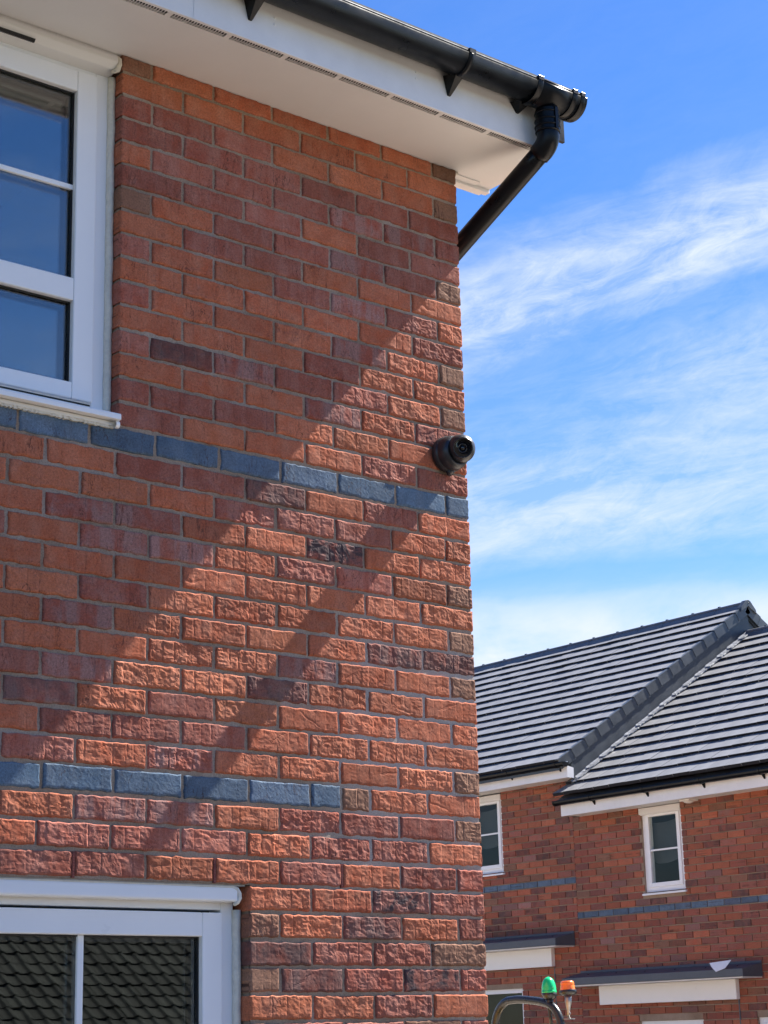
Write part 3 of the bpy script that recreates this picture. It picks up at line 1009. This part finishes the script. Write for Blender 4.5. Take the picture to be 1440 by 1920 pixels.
# ------------------------------------------------------------------ far terrace
BRM = B(-.045, .0, -.1075, .1075, -.0325, .0325)   # face towards -x sits at x=-.045 .. set flush below
bev = .004
bm_far = MB()
bm_far.v = [(0, -.1075, -.0325), (0, .1075, -.0325), (0, .1075, .0325), (0, -.1075, .0325),
            (-.012, -.1050, -.0300), (-.012, .1050, -.0300), (-.012, .1050, .0300), (-.012, -.1050, .0300)]
bm_far.f = [(4, 7, 6, 5), (0, 4, 5, 1), (1, 5, 6, 2), (2, 6, 7, 3), (3, 7, 4, 0)]
bm_far.smooth = [False]*5
FAR_ME = bm_far.mesh('brick'); FAR_ME.materials.append(M_BRICK_FAR)
FRNG = np.random.default_rng(21)
PITCHF = .640                                        # tangent of the far roofs' pitch
XE = 10.86                                           # eaves line of the roof surface
XR = 14.30                                           # ridge
NC = 16                                              # courses
TW = .232


def far_house(name, label, Y0, Y1, dz, openings, blue, end_overhang, zsurf, gut_y0, gut_y1):
    """front wall on x = XW facing -x, from Y0 to Y1; dz lowers the whole house against the near one"""
    h = thing(name, label, 'house', (XW, Y0, GROUND))
    TOPZ = -.128+dz
    cores = MB()
    # wall core around openings: simple strips in y
    ys = sorted({Y0, Y1, *[o[0] for o in openings], *[o[1] for o in openings]})
    for a_, b_ in zip(ys[:-1], ys[1:]):
        mid_ = (a_+b_)/2
        cuts = sorted([(o[2], o[3]) for o in openings if o[0] < mid_ < o[1]])
        z = GROUND-.1
        for (c_, d_) in cuts:
            if c_ > z: cores.box(XW+.006, XW+.106, a_, b_, z, c_)
            z = d_
        if z < TOPZ: cores.box(XW+.006, XW+.106, a_, b_, z, TOPZ)
    wo_ = cores.build('wall', M_MORTAR); add(wo_, h)
    add(B(XW+.107, 17.4, Y0+.01, Y0+.10, GROUND-.1, TOPZ+.0).build('side_wall', M_MORTAR), h)
    add(B(XW+.107, 17.4, Y1-.10, Y1-.01, GROUND-.1, TOPZ+.0).build('side_wall', M_MORTAR), h)
    add(B(17.3, 17.4, Y0+.11, Y1-.11, GROUND-.1, TOPZ).build('rear_wall', M_MORTAR), h)
    cand = []
    n = 0
    zt0 = blue[0] + .0325
    first = int(math.floor((TOPZ-zt0)/.075))+1
    for n in range(first, -80, -1):
        zc = blue[0] + n*.075
        if zc-.0325 < GROUND: break
        offy = blue[1] + (.1125 if n % 2 else 0)
        k = math.floor((Y0-offy)/.225)-1
        while True:
            ya = offy + k*.225; k += 1
            if ya > Y1: break
            a_, b_ = max(ya+.005, Y0+.001), min(ya+.220, Y1-.001)
            if b_-a_ < .03: continue
            pieces = [(a_, b_)]
            for o in openings:
                if zc+.03 > o[2] and zc-.03 < o[3]:
                    np_ = []
                    for (p, q) in pieces:
                        if q <= o[0] or p >= o[1]: np_.append((p, q)); continue
                        if p < o[0]: np_.append((p, o[0]))
                        if q > o[1]: np_.append((o[1], q))
                    pieces = np_
            for (p, q) in pieces:
                if q-p < .025: continue
                isb = (n == 0 and blue[2] <= (p+q)/2 <= blue[3])
                u, v_ = px_of((XW, (p+q)/2, zc))
                vis_ = (903 < u < 1450 and 1440 < v_ < 1930)
                cand.append((not vis_, p, p, q, zc, isb))
    cand.sort(key=lambda c: (c[0], c[1]))
    mass = MB()
    for i, (hid, _, p, q, zc, isb) in enumerate(cand):
        if i < 300 and not hid:
            o = bpy.data.objects.new('brick', FAR_ME); COL.objects.link(o)
            o.location = (XW+.0065+FRNG.normal(0, .0008), (p+q)/2, zc)
            o.scale = (1, (q-p)/.215, 1)
            t = 'U' if isb else FRNG.choice(['O', 'O', 'O', 'O', 'P', 'P', 'P', 'P', 'D', 'M', 'B'])
            paint_brick(o, t, FRNG, .14)
            if t != 'U':
                o.color = tuple((c*.62+m_*.38)*1.05 for c, m_ in zip(o.color[:3], (.31, .105, .075)))+(1,)
                o['tone2'] = [float(c*.8) for c in o['tone2']]
            add(o, wo_)
        elif isb:
            o = bpy.data.objects.new('brick', FAR_ME); COL.objects.link(o)
            o.location = (XW+.0065, (p+q)/2, zc); o.scale = (1, (q-p)/.215, 1)
            paint_brick(o, 'U', FRNG, .1); add(o, wo_)
        else:
            mass.box(XW-.0055, XW+.0055, p, q, zc-.031, zc+.031)
    mo_ = mass.build('brick_mass', M_BRICK_MASS); mo_['kind'] = 'stuff'; add(mo_, wo_)
    # eaves
    so_ = B(XW-.30, XW+.10, gut_y0+.03, gut_y1-.02, TOPZ, TOPZ+.01).build('soffit', M_SOFFIT); add(so_, h)
    fo_ = B(XW-.314, XW-.3005, gut_y0+.02, gut_y1-.02, TOPZ-.014, TOPZ+.165).build('fascia', M_FASCIA); add(fo_, h)
    for yy in np.arange(gut_y0+.55, gut_y1, 2.4):
        add(B(XW-.3152, XW-.3142, yy, yy+.04, TOPZ-.014, TOPZ+.165).build('fascia_joint', M_FASCIA), fo_)
    gm = MB(); gx, gz, gr = XW-.368, TOPZ+.150, .052
    ang_ = np.radians(np.linspace(180, 360, 15))
    pol = [(gx+gr*math.cos(t), gz+gr*math.sin(t)) for t in ang_] + [(gx+(gr-.004)*math.cos(t), gz+(gr-.004)*math.sin(t)) for t in ang_[::-1]]
    b = len(gm.v); n_ = len(pol)
    for yy in (gut_y0, gut_y1): gm.v += [(p[0], yy, p[1]) for p in pol]
    for i in range(n_):
        j = (i+1) % n_
        gm.f.append((b+i, b+n_+i, b+n_+j, b+j)); gm.smooth.append(i < 14)
    for yy in (gut_y0, gut_y1):
        gm.prism([(gx+(gr+.003)*math.cos(t), gz+(gr+.003)*math.sin(t)) for t in ang_], 1, yy-.012, yy+.012)
    go_ = gm.build('gutter', M_BLACK); add(go_, h)
    for yy in np.arange(gut_y0+.12, gut_y1, .79):
        k = MB()
        k.prism([(gx+(gr+.004)*math.cos(t), gz+(gr+.004)*math.sin(t)) for t in ang_], 1, yy-.012, yy+.012)
        k.prism([(XW-.3145, gz-.04), (XW-.355, gz-.045), (XW-.3145, gz-.092)], 1, yy-.010, yy+.010)
        add(k.build('bracket', M_BLACK), go_)
    # roof deck, tiles
    ca = math.cos(math.atan(PITCHF)); sa = math.sin(math.atan(PITCHF))
    rz = zsurf + (XR-XE)*PITCHF
    deck = MB().prism([(XE+.03, zsurf-.06), (XR, rz-.06), (2*XR-XE, zsurf-.06), (2*XR-XE, zsurf-.12), (XR, rz-.14), (XE+.03, zsurf-.10)], 1, Y0+.02 if end_overhang[0] is None else end_overhang[0]+.03, Y1-.02 if end_overhang[1] is None else end_overhang[1]-.03)
    ro_ = deck.build('roof', M_CLAD); add(ro_, h)
    yA = Y0 if end_overhang[0] is None else end_overhang[0]
    yB = Y1 if end_overhang[1] is None else end_overhang[1]
    Ls = (XR-XE)/ca; g = Ls/NC; th = .036
    tm = MB(); ln = g+.07
    tm.prism([(0, 0), (0, th), (ln, .004), (ln, -.012)], 1, -TW/2+.0018, TW/2-.0018)
    tme = tm.mesh('roof_tile'); tme.materials.append(M_TILE); tme.materials.append(M_TILE_SHADE)
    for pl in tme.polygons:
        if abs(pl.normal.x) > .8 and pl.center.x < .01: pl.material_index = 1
    rotm = Matrix.Rotation(-math.atan(PITCHF), 4, 'Y')
    tmass = MB(); cnt = 0; lst = []
    for c in range(NC):
        sx = XE + c*g*ca; sz = zsurf + c*g*sa - .012
        y = yB - (TW/2 if c % 2 else TW)
        ed = yB
        offs = 0 if c % 2 else TW/2
        y = yA + .001
        k = 0
        while y < yB-.02:
            w_ = TW/2 if (c % 2 and k == 0) else TW
            w_ = min(w_, yB-y)
            u, v_ = px_of((sx+.1, y+w_/2, sz+.06))
            lst.append((not (895 < u < 1500), c, sx, y+w_/2, sz, w_))
            y += w_; k += 1
    lst.sort(key=lambda q: q[0])
    for i, (hid, c, sx, yc, sz, w_) in enumerate(lst):
        lift = FRNG.normal(0, .0012)
        if i < 300 and not hid:
            o = bpy.data.objects.new('roof_tile', tme); COL.objects.link(o)
            o.location = (sx+FRNG.normal(0, .002), yc, sz+lift)
            o.rotation_euler = (FRNG.normal(0, .002), -math.atan(PITCHF)+FRNG.normal(0, .003), 0)
            o.scale = (1, w_/TW, 1)
            add(o, ro_)
        else:
            Mx = Matrix.Translation((sx, yc, sz+lift)) @ rotm
            tmass.prism([(0, 0), (0, th), (ln, .004), (ln, -.012)], 1, -w_/2+.0015, w_/2-.0015, Mx)
    # rear slope as plain courses
    for c in range(NC):
        Mx = Matrix.Translation((2*XR-XE-c*g*ca, 0, zsurf+c*g*sa-.012)) @ Matrix.Rotation(math.pi, 4, 'Z') @ rotm
        tmass.prism([(0, 0), (0, th), (ln, .004), (ln, -.012)], 1, -yB, -yA, Mx)
    to_ = tmass.build('tile_mass', M_TILE); to_['kind'] = 'stuff'; add(to_, ro_)
    to_.data.materials.append(M_TILE_SHADE)
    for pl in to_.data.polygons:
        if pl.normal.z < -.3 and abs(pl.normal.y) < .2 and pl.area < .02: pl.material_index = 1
    # ridge tiles
    y = yA
    while y < yB-.05:
        e_ = min(y+.447, yB)
        m_ = MB()
        m_.prism([(XR-.135, rz-.075), (XR-.035, rz+.040), (XR, rz+.052), (XR+.035, rz+.040), (XR+.135, rz-.075), (XR+.120, rz-.078), (XR, rz+.034), (XR-.120, rz-.078)], 1, y, e_-.006)
        rt_ = m_.build('ridge_tile', M_RIDGE); add(rt_, ro_)
        m_ = MB().box(XR-.012, XR+.012, e_-.02, e_+.012, rz+.050, rz+.060)
        add(m_.build('ridge_clip', M_VERGE), ro_)
        y = e_
    return h, wo_, ro_, (g, ca, sa, rz, TOPZ, zsurf)


def far_window(h, y0, y1, z0_, z1_, split, bar=True, hood=True, sill_=True, dark=False):
    w = bpy.data.objects.new('window', None); COL.objects.link(w); w.location = (XW, (y0+y1)/2, z0_); add(w, h)
    w.matrix_parent_inverse = Matrix.Translation(h.location).inverted()
    F = .050; S_ = .045
    x0 = XW+.030
    f = MB().box(x0, x0+.06, y0, y0+F, z0_, z1_).box(x0, x0+.06, y1-F, y1, z0_, z1_).box(x0, x0+.06, y0+F, y1-F, z1_-F, z1_).box(x0, x0+.06, y0+F, y1-F, z0_, z0_+F)
    f_o = f.build('frame', M_PVC, bevel=.003)
    add2(f_o, w, h)
    a_, b_, c_, d_ = y0+F, y1-F, z0_+F, z1_-F
    if not dark:
        s = MB().box(x0-.012, x0+.05, a_, a_+S_, c_, d_).box(x0-.012, x0+.05, b_-S_, b_, c_, d_).box(x0-.012, x0+.05, a_+S_, b_-S_, d_-S_, d_).box(x0-.012, x0+.05, a_+S_, b_-S_, c_, c_+S_)
        add2(s.build('sash', M_PVC, bevel=.003), w, h)
        a_, b_, c_, d_ = a_+S_, b_-S_, c_+S_, d_-S_
    add2(B(x0+.012, x0+.016, a_, b_, c_, d_).build('pane', M_GLASS_FAR), w, h)
    if bar:
        add2(B(x0+.001, x0+.0118, a_, b_, split-.009, split+.009).build('glazing_bar', M_PVC), w, h)
    if hood:
        k = MB().prism([(XW-.012, z1_+.004), (XW-.012, z1_-.055), (XW+.005, z1_-.072), (XW+.029, z1_-.072), (XW+.029, z1_+.004)], 1, y0+.003, y1+.012)
        add2(k.build('head_trim', M_SOFFIT, bevel=.002), w, h)
    if sill_:
        k = MB().prism([(XW+.06, z0_-.002), (XW-.035, z0_-.016), (XW-.035, z0_-.034), (XW+.06, z0_-.028)], 1, y0-.025, y1+.008)
        add2(k.build('sill', M_PVC), w, h)
    r = MB()
    X0, X1 = x0+.065, x0+2.0
    r.box(X1, X1+.02, y0-.6, y1+.6, z0_-.6, z1_+.1)
    r.box(X0, X1, y0-.62, y0-.6, z0_-.6, z1_+.1); r.box(X0, X1, y1+.6, y1+.62, z0_-.6, z1_+.1)
    r.box(X0, X1, y0-.6, y1+.6, z0_-.62, z0_-.6); r.box(X0, X1, y0-.6, y1+.6, z1_+.1, z1_+.12)
    add2(r.build('room_lining', M_ROOM), w, h)
    if not dark:      # pale blind part way down behind the glass
        bl = MB()
        zs_ = np.linspace(d_, d_-(d_-c_)*.62, 8)
        P = np.array([[(x0+.10+.012*math.sin(9*y_+3*z_), y_, z_ - .06*math.sin((y_-a_)*5)) for z_ in zs_] for y_ in np.linspace(a_-.05, b_+.05, 12)])
        bl.quad_grid(P, smooth=True)
        add2(bl.build('blind', simple('grey_blind', (.055, .06, .062), .8, .2)), w, h)
    return w


def add2(o, w, h):
    o.parent = w
    o.matrix_parent_inverse = Matrix.Translation(w.location).inverted()


def canopy(h, y0, y1, zb, box0, box1, name='porch_canopy'):
    c = bpy.data.objects.new(name, None); COL.objects.link(c); c.location = (XW, (y0+y1)/2, zb); add(c, h)
    xf = XW-.312
    m = MB()
    # tray: flat front edge, top sloping up to the wall, hipped at the ends
    b = len(m.v)
    zt, zw = zb+.078, zb+.138
    m.v += [(xf, y0, zb), (xf, y1, zb), (XW-.006, y1, zb), (XW-.006, y0, zb), (xf, y0, zt), (xf, y1, zt), (XW-.006, y1, zw), (XW-.006, y0, zw)]
    for q in ((0, 1, 2, 3), (0, 4, 5, 1), (4, 7, 6, 5), (0, 3, 7, 4), (1, 5, 6, 2), (3, 2, 6, 7)):
        m.f.append(tuple(b+i for i in q[::-1])); m.smooth.append(False)
    add2(m.build('canopy_roof', M_CANOPY, bevel=.004), c, h)
    up_ = B(XW-.020, XW-.0065, y0+.001, y1-.001, zw-.004, zw+.02).build('upstand', M_CANOPY, bevel=.002)
    add2(up_, c, h)
    add2(B(xf+.012, XW-.007, y0+.012, y1-.012, zb-.012, zb-.001).build('canopy_soffit', M_SOFFIT), c, h)
    add2(B(XW-.062, XW-.007, box0, box1, zb-.212, zb-.013).build('box_fascia', M_PVC, bevel=.003), c, h)
    rv_ = MB()
    for yy in np.arange(y0+.2, y1, .42):
        rv_.lathe([(0, .010), (.004, .009), (.006, .004), (.0062, 0)], (xf+.16, yy, zb+.078+.06*.16/.306), (-.19, 0, .98), 8)
    add2(rv_.build('fixings', M_BLACK), c, h)
    return c


# left-hand (higher) house
OL = [(11.985, 12.60, -1.052, -.128), (11.75, 12.70, -4.5, -2.377)]
hL, wL, rL, gL = far_house('terraced_house', 'higher brick terraced house with dark stepped verge, partly behind the near corner',
                           10.812, 17.4, 0.0, OL, (-1.237, 10.755, 10.8, 30), (10.585, None), .040, 10.53, 17.4)
# right-hand (lower) house
OR = [(9.200, 9.785, -1.452, -.548), (9.08, 9.975, -4.5, -2.780), (7.35, 8.369, -3.9, -2.778)]
hR, wR, rR, gR = far_house('terraced_house', 'lower brick terraced house with narrow upper window and grey canopy, at right edge',
                           4.5, 10.8115, -.420, OR, (-1.628, 10.938-.225*20, 0, 10.95), (None, 10.70), -.330, 4.5, 10.70)
far_window(hL, 11.985, 12.60, -1.052, -.150, -.593)
far_window(hL, 11.75, 12.70, -4.48, -2.377, 0, bar=False, hood=False, sill_=False, dark=True)
far_window(hR, 9.200, 9.785, -1.452, -.560, -1.013)
far_window(hR, 9.08, 9.975, -4.48, -2.782, 0, bar=False, hood=False, sill_=False, dark=True)
far_window(hR, 7.35, 8.369, -3.9, -2.780, -3.3, hood=False)
canopy(hL, 10.872, 13.6, -1.948, 11.20, 13.5)
canopy(hR, 8.250, 10.80, -2.386, 8.565, 10.49)
# small light under the right eaves
lt = MB().box(XW-.16, XW-.02, 8.93, 9.07, -.565, -.549).lathe([(0, .055), (.012, .05), (.02, .03), (.022, 0)], (XW-.09, 9.0, -.565), (0, 0, -1), 20)
add(lt.build('soffit_light', M_CREAM), hR)
# movement-joint strips under the canopy
for yy, z0_, z1_, hh in ((8.585, -3.3, -2.60, hR), (11.215, -2.95, -2.17, hL)):
    add(B(XW-.0075, XW-.002, yy-.007, yy+.007, z0_, z1_).build('movement_joint', M_CANOPY), hh)

# stepped verge of the higher roof
g, ca, sa, rz, TOPZ, zs0 = gL
YV = 10.572
for c in range(NC):
    sx = XE + c*g*ca; sz = zs0 + c*g*sa - .012
    Mx = Matrix.Translation((sx, YV, sz)) @ Matrix.Rotation(-math.atan(PITCHF), 4, 'Y')
    m = MB()
    m.prism([(-.012, -.085), (-.012, .034), (g-.006, .022), (g-.006, -.098)], 1, 0, .010, Mx)
    m.prism([(-.012, .028), (-.012, .036), (g-.006, .024), (g-.006, .016)], 1, .010, .05, Mx)
    m.prism([(-.014, -.085), (-.014, .034), (-.006, .034), (-.006, -.085)], 1, -.005, .010, Mx)
    add(m.build('verge_cap', M_VERGE), rL)
# rear verge and ridge end
for c in range(NC):
    Mx = Matrix.Translation((2*XR-XE-c*g*ca, YV+.010, zs0+c*g*sa-.012)) @ Matrix.Rotation(math.pi, 4, 'Z') @ Matrix.Rotation(-math.atan(PITCHF), 4, 'Y')
    m = MB().prism([(-.012, -.10), (-.012, .036), (g-.006, .024), (g-.006, -.10)], 1, 0, .010, Mx).prism([(-.012, .028), (-.012, .036), (g-.006, .024), (g-.006, .016)], 1, -.05, 0, Mx)
    add(m.build('verge_cap', M_VERGE), rL)
re_ = MB().prism([(XR-.150, rz-.105), (XR-.138, rz-.05), (XR-.040, rz+.052), (XR, rz+.064), (XR+.040, rz+.052), (XR+.138, rz-.05), (XR+.150, rz-.105), (XR, rz-.02)], 1, YV-.018, YV+.055)
re_o = re_.build('ridge_end', M_VERGE, bevel=.004); add(re_o, rL)
add(MB().lathe([(0, .008), (.004, .006), (.0045, 0)], (XR, YV-.018, rz+.02), (0, -1, 0), 10).build('screw', M_BLACK), re_o)
# clad gable strip between the two roofs, in overlapping lengths
gz0 = gR[5]
cl = MB()
xa, xb = XE+.20, XR+.0
NP = 5
for i in range(NP):
    a_ = xa + (xb-xa)*i/NP; b_ = xa + (xb-xa)*(i+1)/NP + .02
    za_, zb2 = zs0+(a_-XE)*PITCHF, zs0+(b_-XE)*PITCHF
    wa_, wb_ = gz0+(a_-XE)*PITCHF, gz0+(b_-XE)*PITCHF
    m = MB().prism([(a_, wa_-.03), (a_, za_-.07), (b_, zb2-.07), (b_, wb_-.03)], 1, YV+.022-.002*(NP-i), YV+.035)
    add(m.build('gable_cladding', M_CLAD), rL)
gw = MB().prism([(XW+.1, TOPZ), (XR, rz-.16), (2*XR-XW-.1, TOPZ)], 1, 10.62, 10.72)
add(gw.build('gable_wall', M_CLAD), hL)
# boxed end of the higher eaves
be = MB().prism([(XW-.3142, TOPZ-.014), (XW-.3142, TOPZ+.12), (XW-.21, TOPZ+.10), (XW-.21, TOPZ-.014)], 1, 10.552, 10.560)
add(be.build('box_end', M_FASCIA), hL)
# lead apron dressed onto the lower roof, in lengths with ragged lower edge
LR = np.random.default_rng(5)
NL = 4
sA = 0.22; Ltot = (XR-XE)/ca - .02
for i in range(NL):
    s0, s1 = sA+(Ltot-sA)*i/NL, sA+(Ltot-sA)*(i+1)/NL+.03
    ss = np.arange(s0, s1, .03)
    P = []
    for s in ss:
        ph = (s % g)/g
        lift = .012*(1-ph)+.030 + LR.normal(0, .001)
        wdt = .058 + .006*math.sin(s*23) + LR.normal(0, .003)
        X_ = XE + s*ca; Z_ = gz0 + s*sa - .004
        row = [(X_-sa*(lift+.012), YV+.004, Z_+ca*(lift+.022))]
        for k in range(5):
            t = k/4
            l2 = lift + LR.normal(0, .0008)
            row.append((X_-sa*l2, YV-.002-wdt*t, Z_+ca*(l2+.001*(NL-i))))
        row.append((X_-sa*(lift-.008), YV-.003-wdt, Z_+ca*(lift-.008)))
        P.append(row)
    m = MB().quad_grid(np.array(P), smooth=False)
    o = m.build('lead_flashing', M_LEAD)
    sm_ = o.modifiers.new('thickness', 'SOLIDIFY'); sm_.thickness = .002
    add(o, rL)
# toe of the apron at the eaves
tp = MB().prism([(XE+.20, gz0+.12), (XE+.235, gz0+.12), (XE+.20, zs0-.02), (XE+.165, zs0-.02)], 1, YV-.012, YV+.02)
add(tp.build('flashing_toe', M_CLAD), rL)

# crumpled white sheet lying on the lower canopy
sh = MB()
zc_ = -2.386+.078
pts_ = [(XW-.285, 8.70, zc_+.070), (XW-.275, 8.42, zc_+.088), (XW-.318, 8.47, zc_+.010), (XW-.326, 8.585, zc_-.022), (XW-.305, 8.655, zc_+.028), (XW-.290, 8.56, zc_+.062), (XW-.320, 8.62, zc_+.004)]
sh.v += pts_
for q in ((0, 4, 5), (0, 5, 1), (1, 5, 2), (5, 3, 2), (5, 6, 3), (4, 6, 5)):
    sh.f.append(q); sh.smooth.append(False)
shm = sh.build('plastic_sheet', M_PAPER)
shm['label'] = 'crumpled white plastic sheet lying on the grey porch canopy at right'; shm['category'] = 'sheet'
q_ = shm.modifiers.new('t', 'SOLIDIFY'); q_.thickness = .003

# ------------------------------------------------------------------ site dumper with beacons
DX = 5.0
dm = thing('site_dumper', 'site dumper with black roll hoop and green and orange beacons, behind the corner', 'dumper', (DX, 5.1, GROUND))
hoop = MB()
yl, yr_, zt_ = 5.44, 4.80, -2.665
hp = [(DX, yl+.02, -3.75), (DX, yl, -3.0), (DX, yl-.02, -2.86)]
for i in range(7):
    a_ = math.radians(180 - i*13); hp.append((DX, yl-.20-.18*math.cos(a_), -2.85+.185*math.sin(a_)))
for i in range(8):
    t = i/7; hp.append((DX, 5.18-.22*t, zt_-.012*t-.01*t*t))
for i in range(1, 7):
    a_ = math.radians(90-i*14); hp.append((DX, yr_+.14+.0-.16*math.cos(a_)+.0, -2.86+.165*math.sin(a_)))
hp += [(DX, yr_-.02, -3.0), (DX, yr_-.03, -3.75)]
hoop.tube(hp, .027, 16)
ho = hoop.build('roll_hoop', M_STEEL); add(ho, dm)


def beacon(x, y, z, col, kind):
    if kind == 'dome':
        p = [(0, .049), (.004, .051), (.010, .051), (.012, .048), (.02, .0490), (.024, .0478), (.032, .0486), (.036, .0470), (.046, .0468), (.050, .0450), (.06, .0432), (.064, .0412), (.076, .0372), (.086, .0315), (.096, .0205), (.102, .009), (.104, 0)]
    else:
        p = [(0, .050), (.006, .050), (.03, .046), (.034, .044), (.038, .046), (.056, .043), (.060, .036), (.061, 0)]
    l = MB().lathe(p, (x, y, z), (0, .02, 1), 28)
    lo = l.build('beacon', col); add(lo, dm)
    b_ = MB().lathe([(-.040, .030), (-.034, .044), (-.012, .050), (0, .050), (.001, .047)], (x, y, z), (0, 0, 1), 26) if kind == 'dome' else \
        MB().lathe([(-.030, .040), (-.024, .056), (-.006, .060), (.002, .055)], (x, y, z), (0, .08, 1), 26)
    bo = b_.build('beacon_base', M_STEEL); add2(bo, lo, dm); bo.matrix_parent_inverse = Matrix.Identity(4); 
    return lo


def fix_child(o, root):
    o.matrix_parent_inverse = Matrix.Translation(root.location).inverted()


b1 = beacon(DX, 4.880, -2.632, M_GREEN, 'dome')
b2 = beacon(DX+.02, 4.725, -2.622, M_ORANGE, 'flat')
st_ = MB().tube([(DX, 4.880, -2.672), (DX, 4.880, -2.70), (DX, 4.878, -2.78), (DX, 4.870, -2.86)], [.030, .022, .012, .012], 14)
add(st_.build('beacon_stem', M_STEEL), dm)
st_ = MB().tube([(DX+.02, 4.725, -2.65), (DX+.02, 4.725, -2.70), (DX+.02, 4.728, -2.76), (DX+.02, 4.732, -2.79)], [.026, .022, .010, .010], 14)
st_.tube([(DX+.02, 4.735, -2.752), (DX+.02, 4.715, -2.768), (DX+.02, 4.735, -2.785), (DX+.02, 4.72, -2.80)], .008, 8)
st_.box(DX, DX+.05, 4.70, 4.86, -2.806, -2.800)
st_.box(DX+.01, DX+.03, 4.80, 4.815, -2.95, -2.806)
add(st_.build('beacon_bracket', M_METAL), dm)
ch = MB().box(DX-.7, DX+.9, 4.80, 5.42, -4.15, -3.85)
add(ch.build('chassis', M_YELLOW, bevel=.03), dm)
ec_ = MB().prism([(DX+.15, -3.85), (DX+.15, -3.45), (DX+.75, -3.5), (DX+.9, -3.85)], 1, 4.84, 5.38)
add(ec_.build('engine_cover', M_YELLOW, bevel=.03), dm)
st2_ = MB().box(DX+.0, DX+.14, 4.92, 5.30, -3.5, -3.12).box(DX-.3, DX+.14, 4.92, 5.30, -3.6, -3.5)
add(st2_.build('seat', M_RUBBER, bevel=.03), dm)
sk_ = MB().prism([(DX-.75, -3.85), (DX-.65, -3.25), (DX-1.5, -3.15), (DX-1.75, -3.4), (DX-1.35, -3.9)], 1, 4.65, 5.57)
add(sk_.build('skip', M_YELLOW, bevel=.02), dm)
for xx in (DX-.75, DX+.55):
    for yy in (4.60, 5.42):
        wh = MB().lathe([(0, .14), (0, .33), (.04, .37), (.16, .37), (.20, .33), (.20, .14), (.2, 0)], (xx, yy, GROUND+.37), (0, 1, 0), 30)
        add(wh.build('wheel', M_RUBBER), dm)
        add(MB().lathe([(-.01, .0), (-.01, .14), (.21, .14), (.21, 0)], (xx, yy, GROUND+.37), (0, 1, 0), 20).build('hub', M_YELLOW), dm)

# ------------------------------------------------------------------ low garage opposite (seen only in the lower window's reflection)
gr_ = thing('garage', 'low garage with dark pantiled roof mirrored in the ground floor window', 'garage', (8, -16, GROUND-1.55))
gw_ = MB().box(1.0, 17.0, -21.6, -14.4, GROUND-1.6, -3.15)
add(gw_.build('wall', M_BRICK_MASS), gr_)
RP = math.radians(36)
ey, ez = -14.0, -3.1
rd = MB().prism([(ey, ez-.08), (-18.0, ez-.08+4.0*math.tan(RP)), (-22.0, ez-.08), (-22.0, ez-.2), (ey, ez-.2)], 0, .8, 17.2)
rdo = rd.build('roof', M_PANTILE); add(rdo, gr_)


def pantile(mb, M=None):
    n = 11; wv = .20; ln_ = .30
    rows = []
    for s, zo in ((0, .022), (0, .022), (ln_, 0)):
        rows.append([(wv*(k/(n-1)-.5), s, zo + .030*math.exp(-((k/(n-1)-.32)/.17)**2)) for k in range(n)])
    rows[0] = [(p[0], p[1], p[2]-.022) for p in rows[0]]
    P = np.array(rows)
    if M is not None:
        P = np.array([[tuple(M @ Vector(p)) for p in r] for r in P])
    mb.quad_grid(P, smooth=False)
    return mb


pme = pantile(MB()).mesh('roof_tile'); pme.materials.append(M_PANTILE)
pm = MB(); cnt = 0
PRN = np.random.default_rng(9)
for r_ in range(22):
    yy = ey - r_*.22*math.cos(RP); zz = ez + r_*.22*math.sin(RP) - .02
    for c in range(80):
        xx = .95 + c*.20 + .10
        Rm = Matrix.Rotation(math.pi, 4, 'Z') @ Matrix.Rotation(RP, 4, 'X')
        if 6.0 < xx < 11.4 and 1 <= r_ < 12 and cnt < 300:
            o = bpy.data.objects.new('roof_tile', pme); COL.objects.link(o)
            o.matrix_world = Matrix.Translation((xx, yy, zz)) @ Rm
            o.location.z += PRN.normal(0, .004); o.location.x += PRN.normal(0, .004)
            add(o, rdo); cnt += 1
        else:
            pantile(pm, Matrix.Translation((xx, yy, zz)) @ Rm)
pmo = pm.build('tile_mass', M_PANTILE); pmo['kind'] = 'stuff'; add(pmo, rdo)
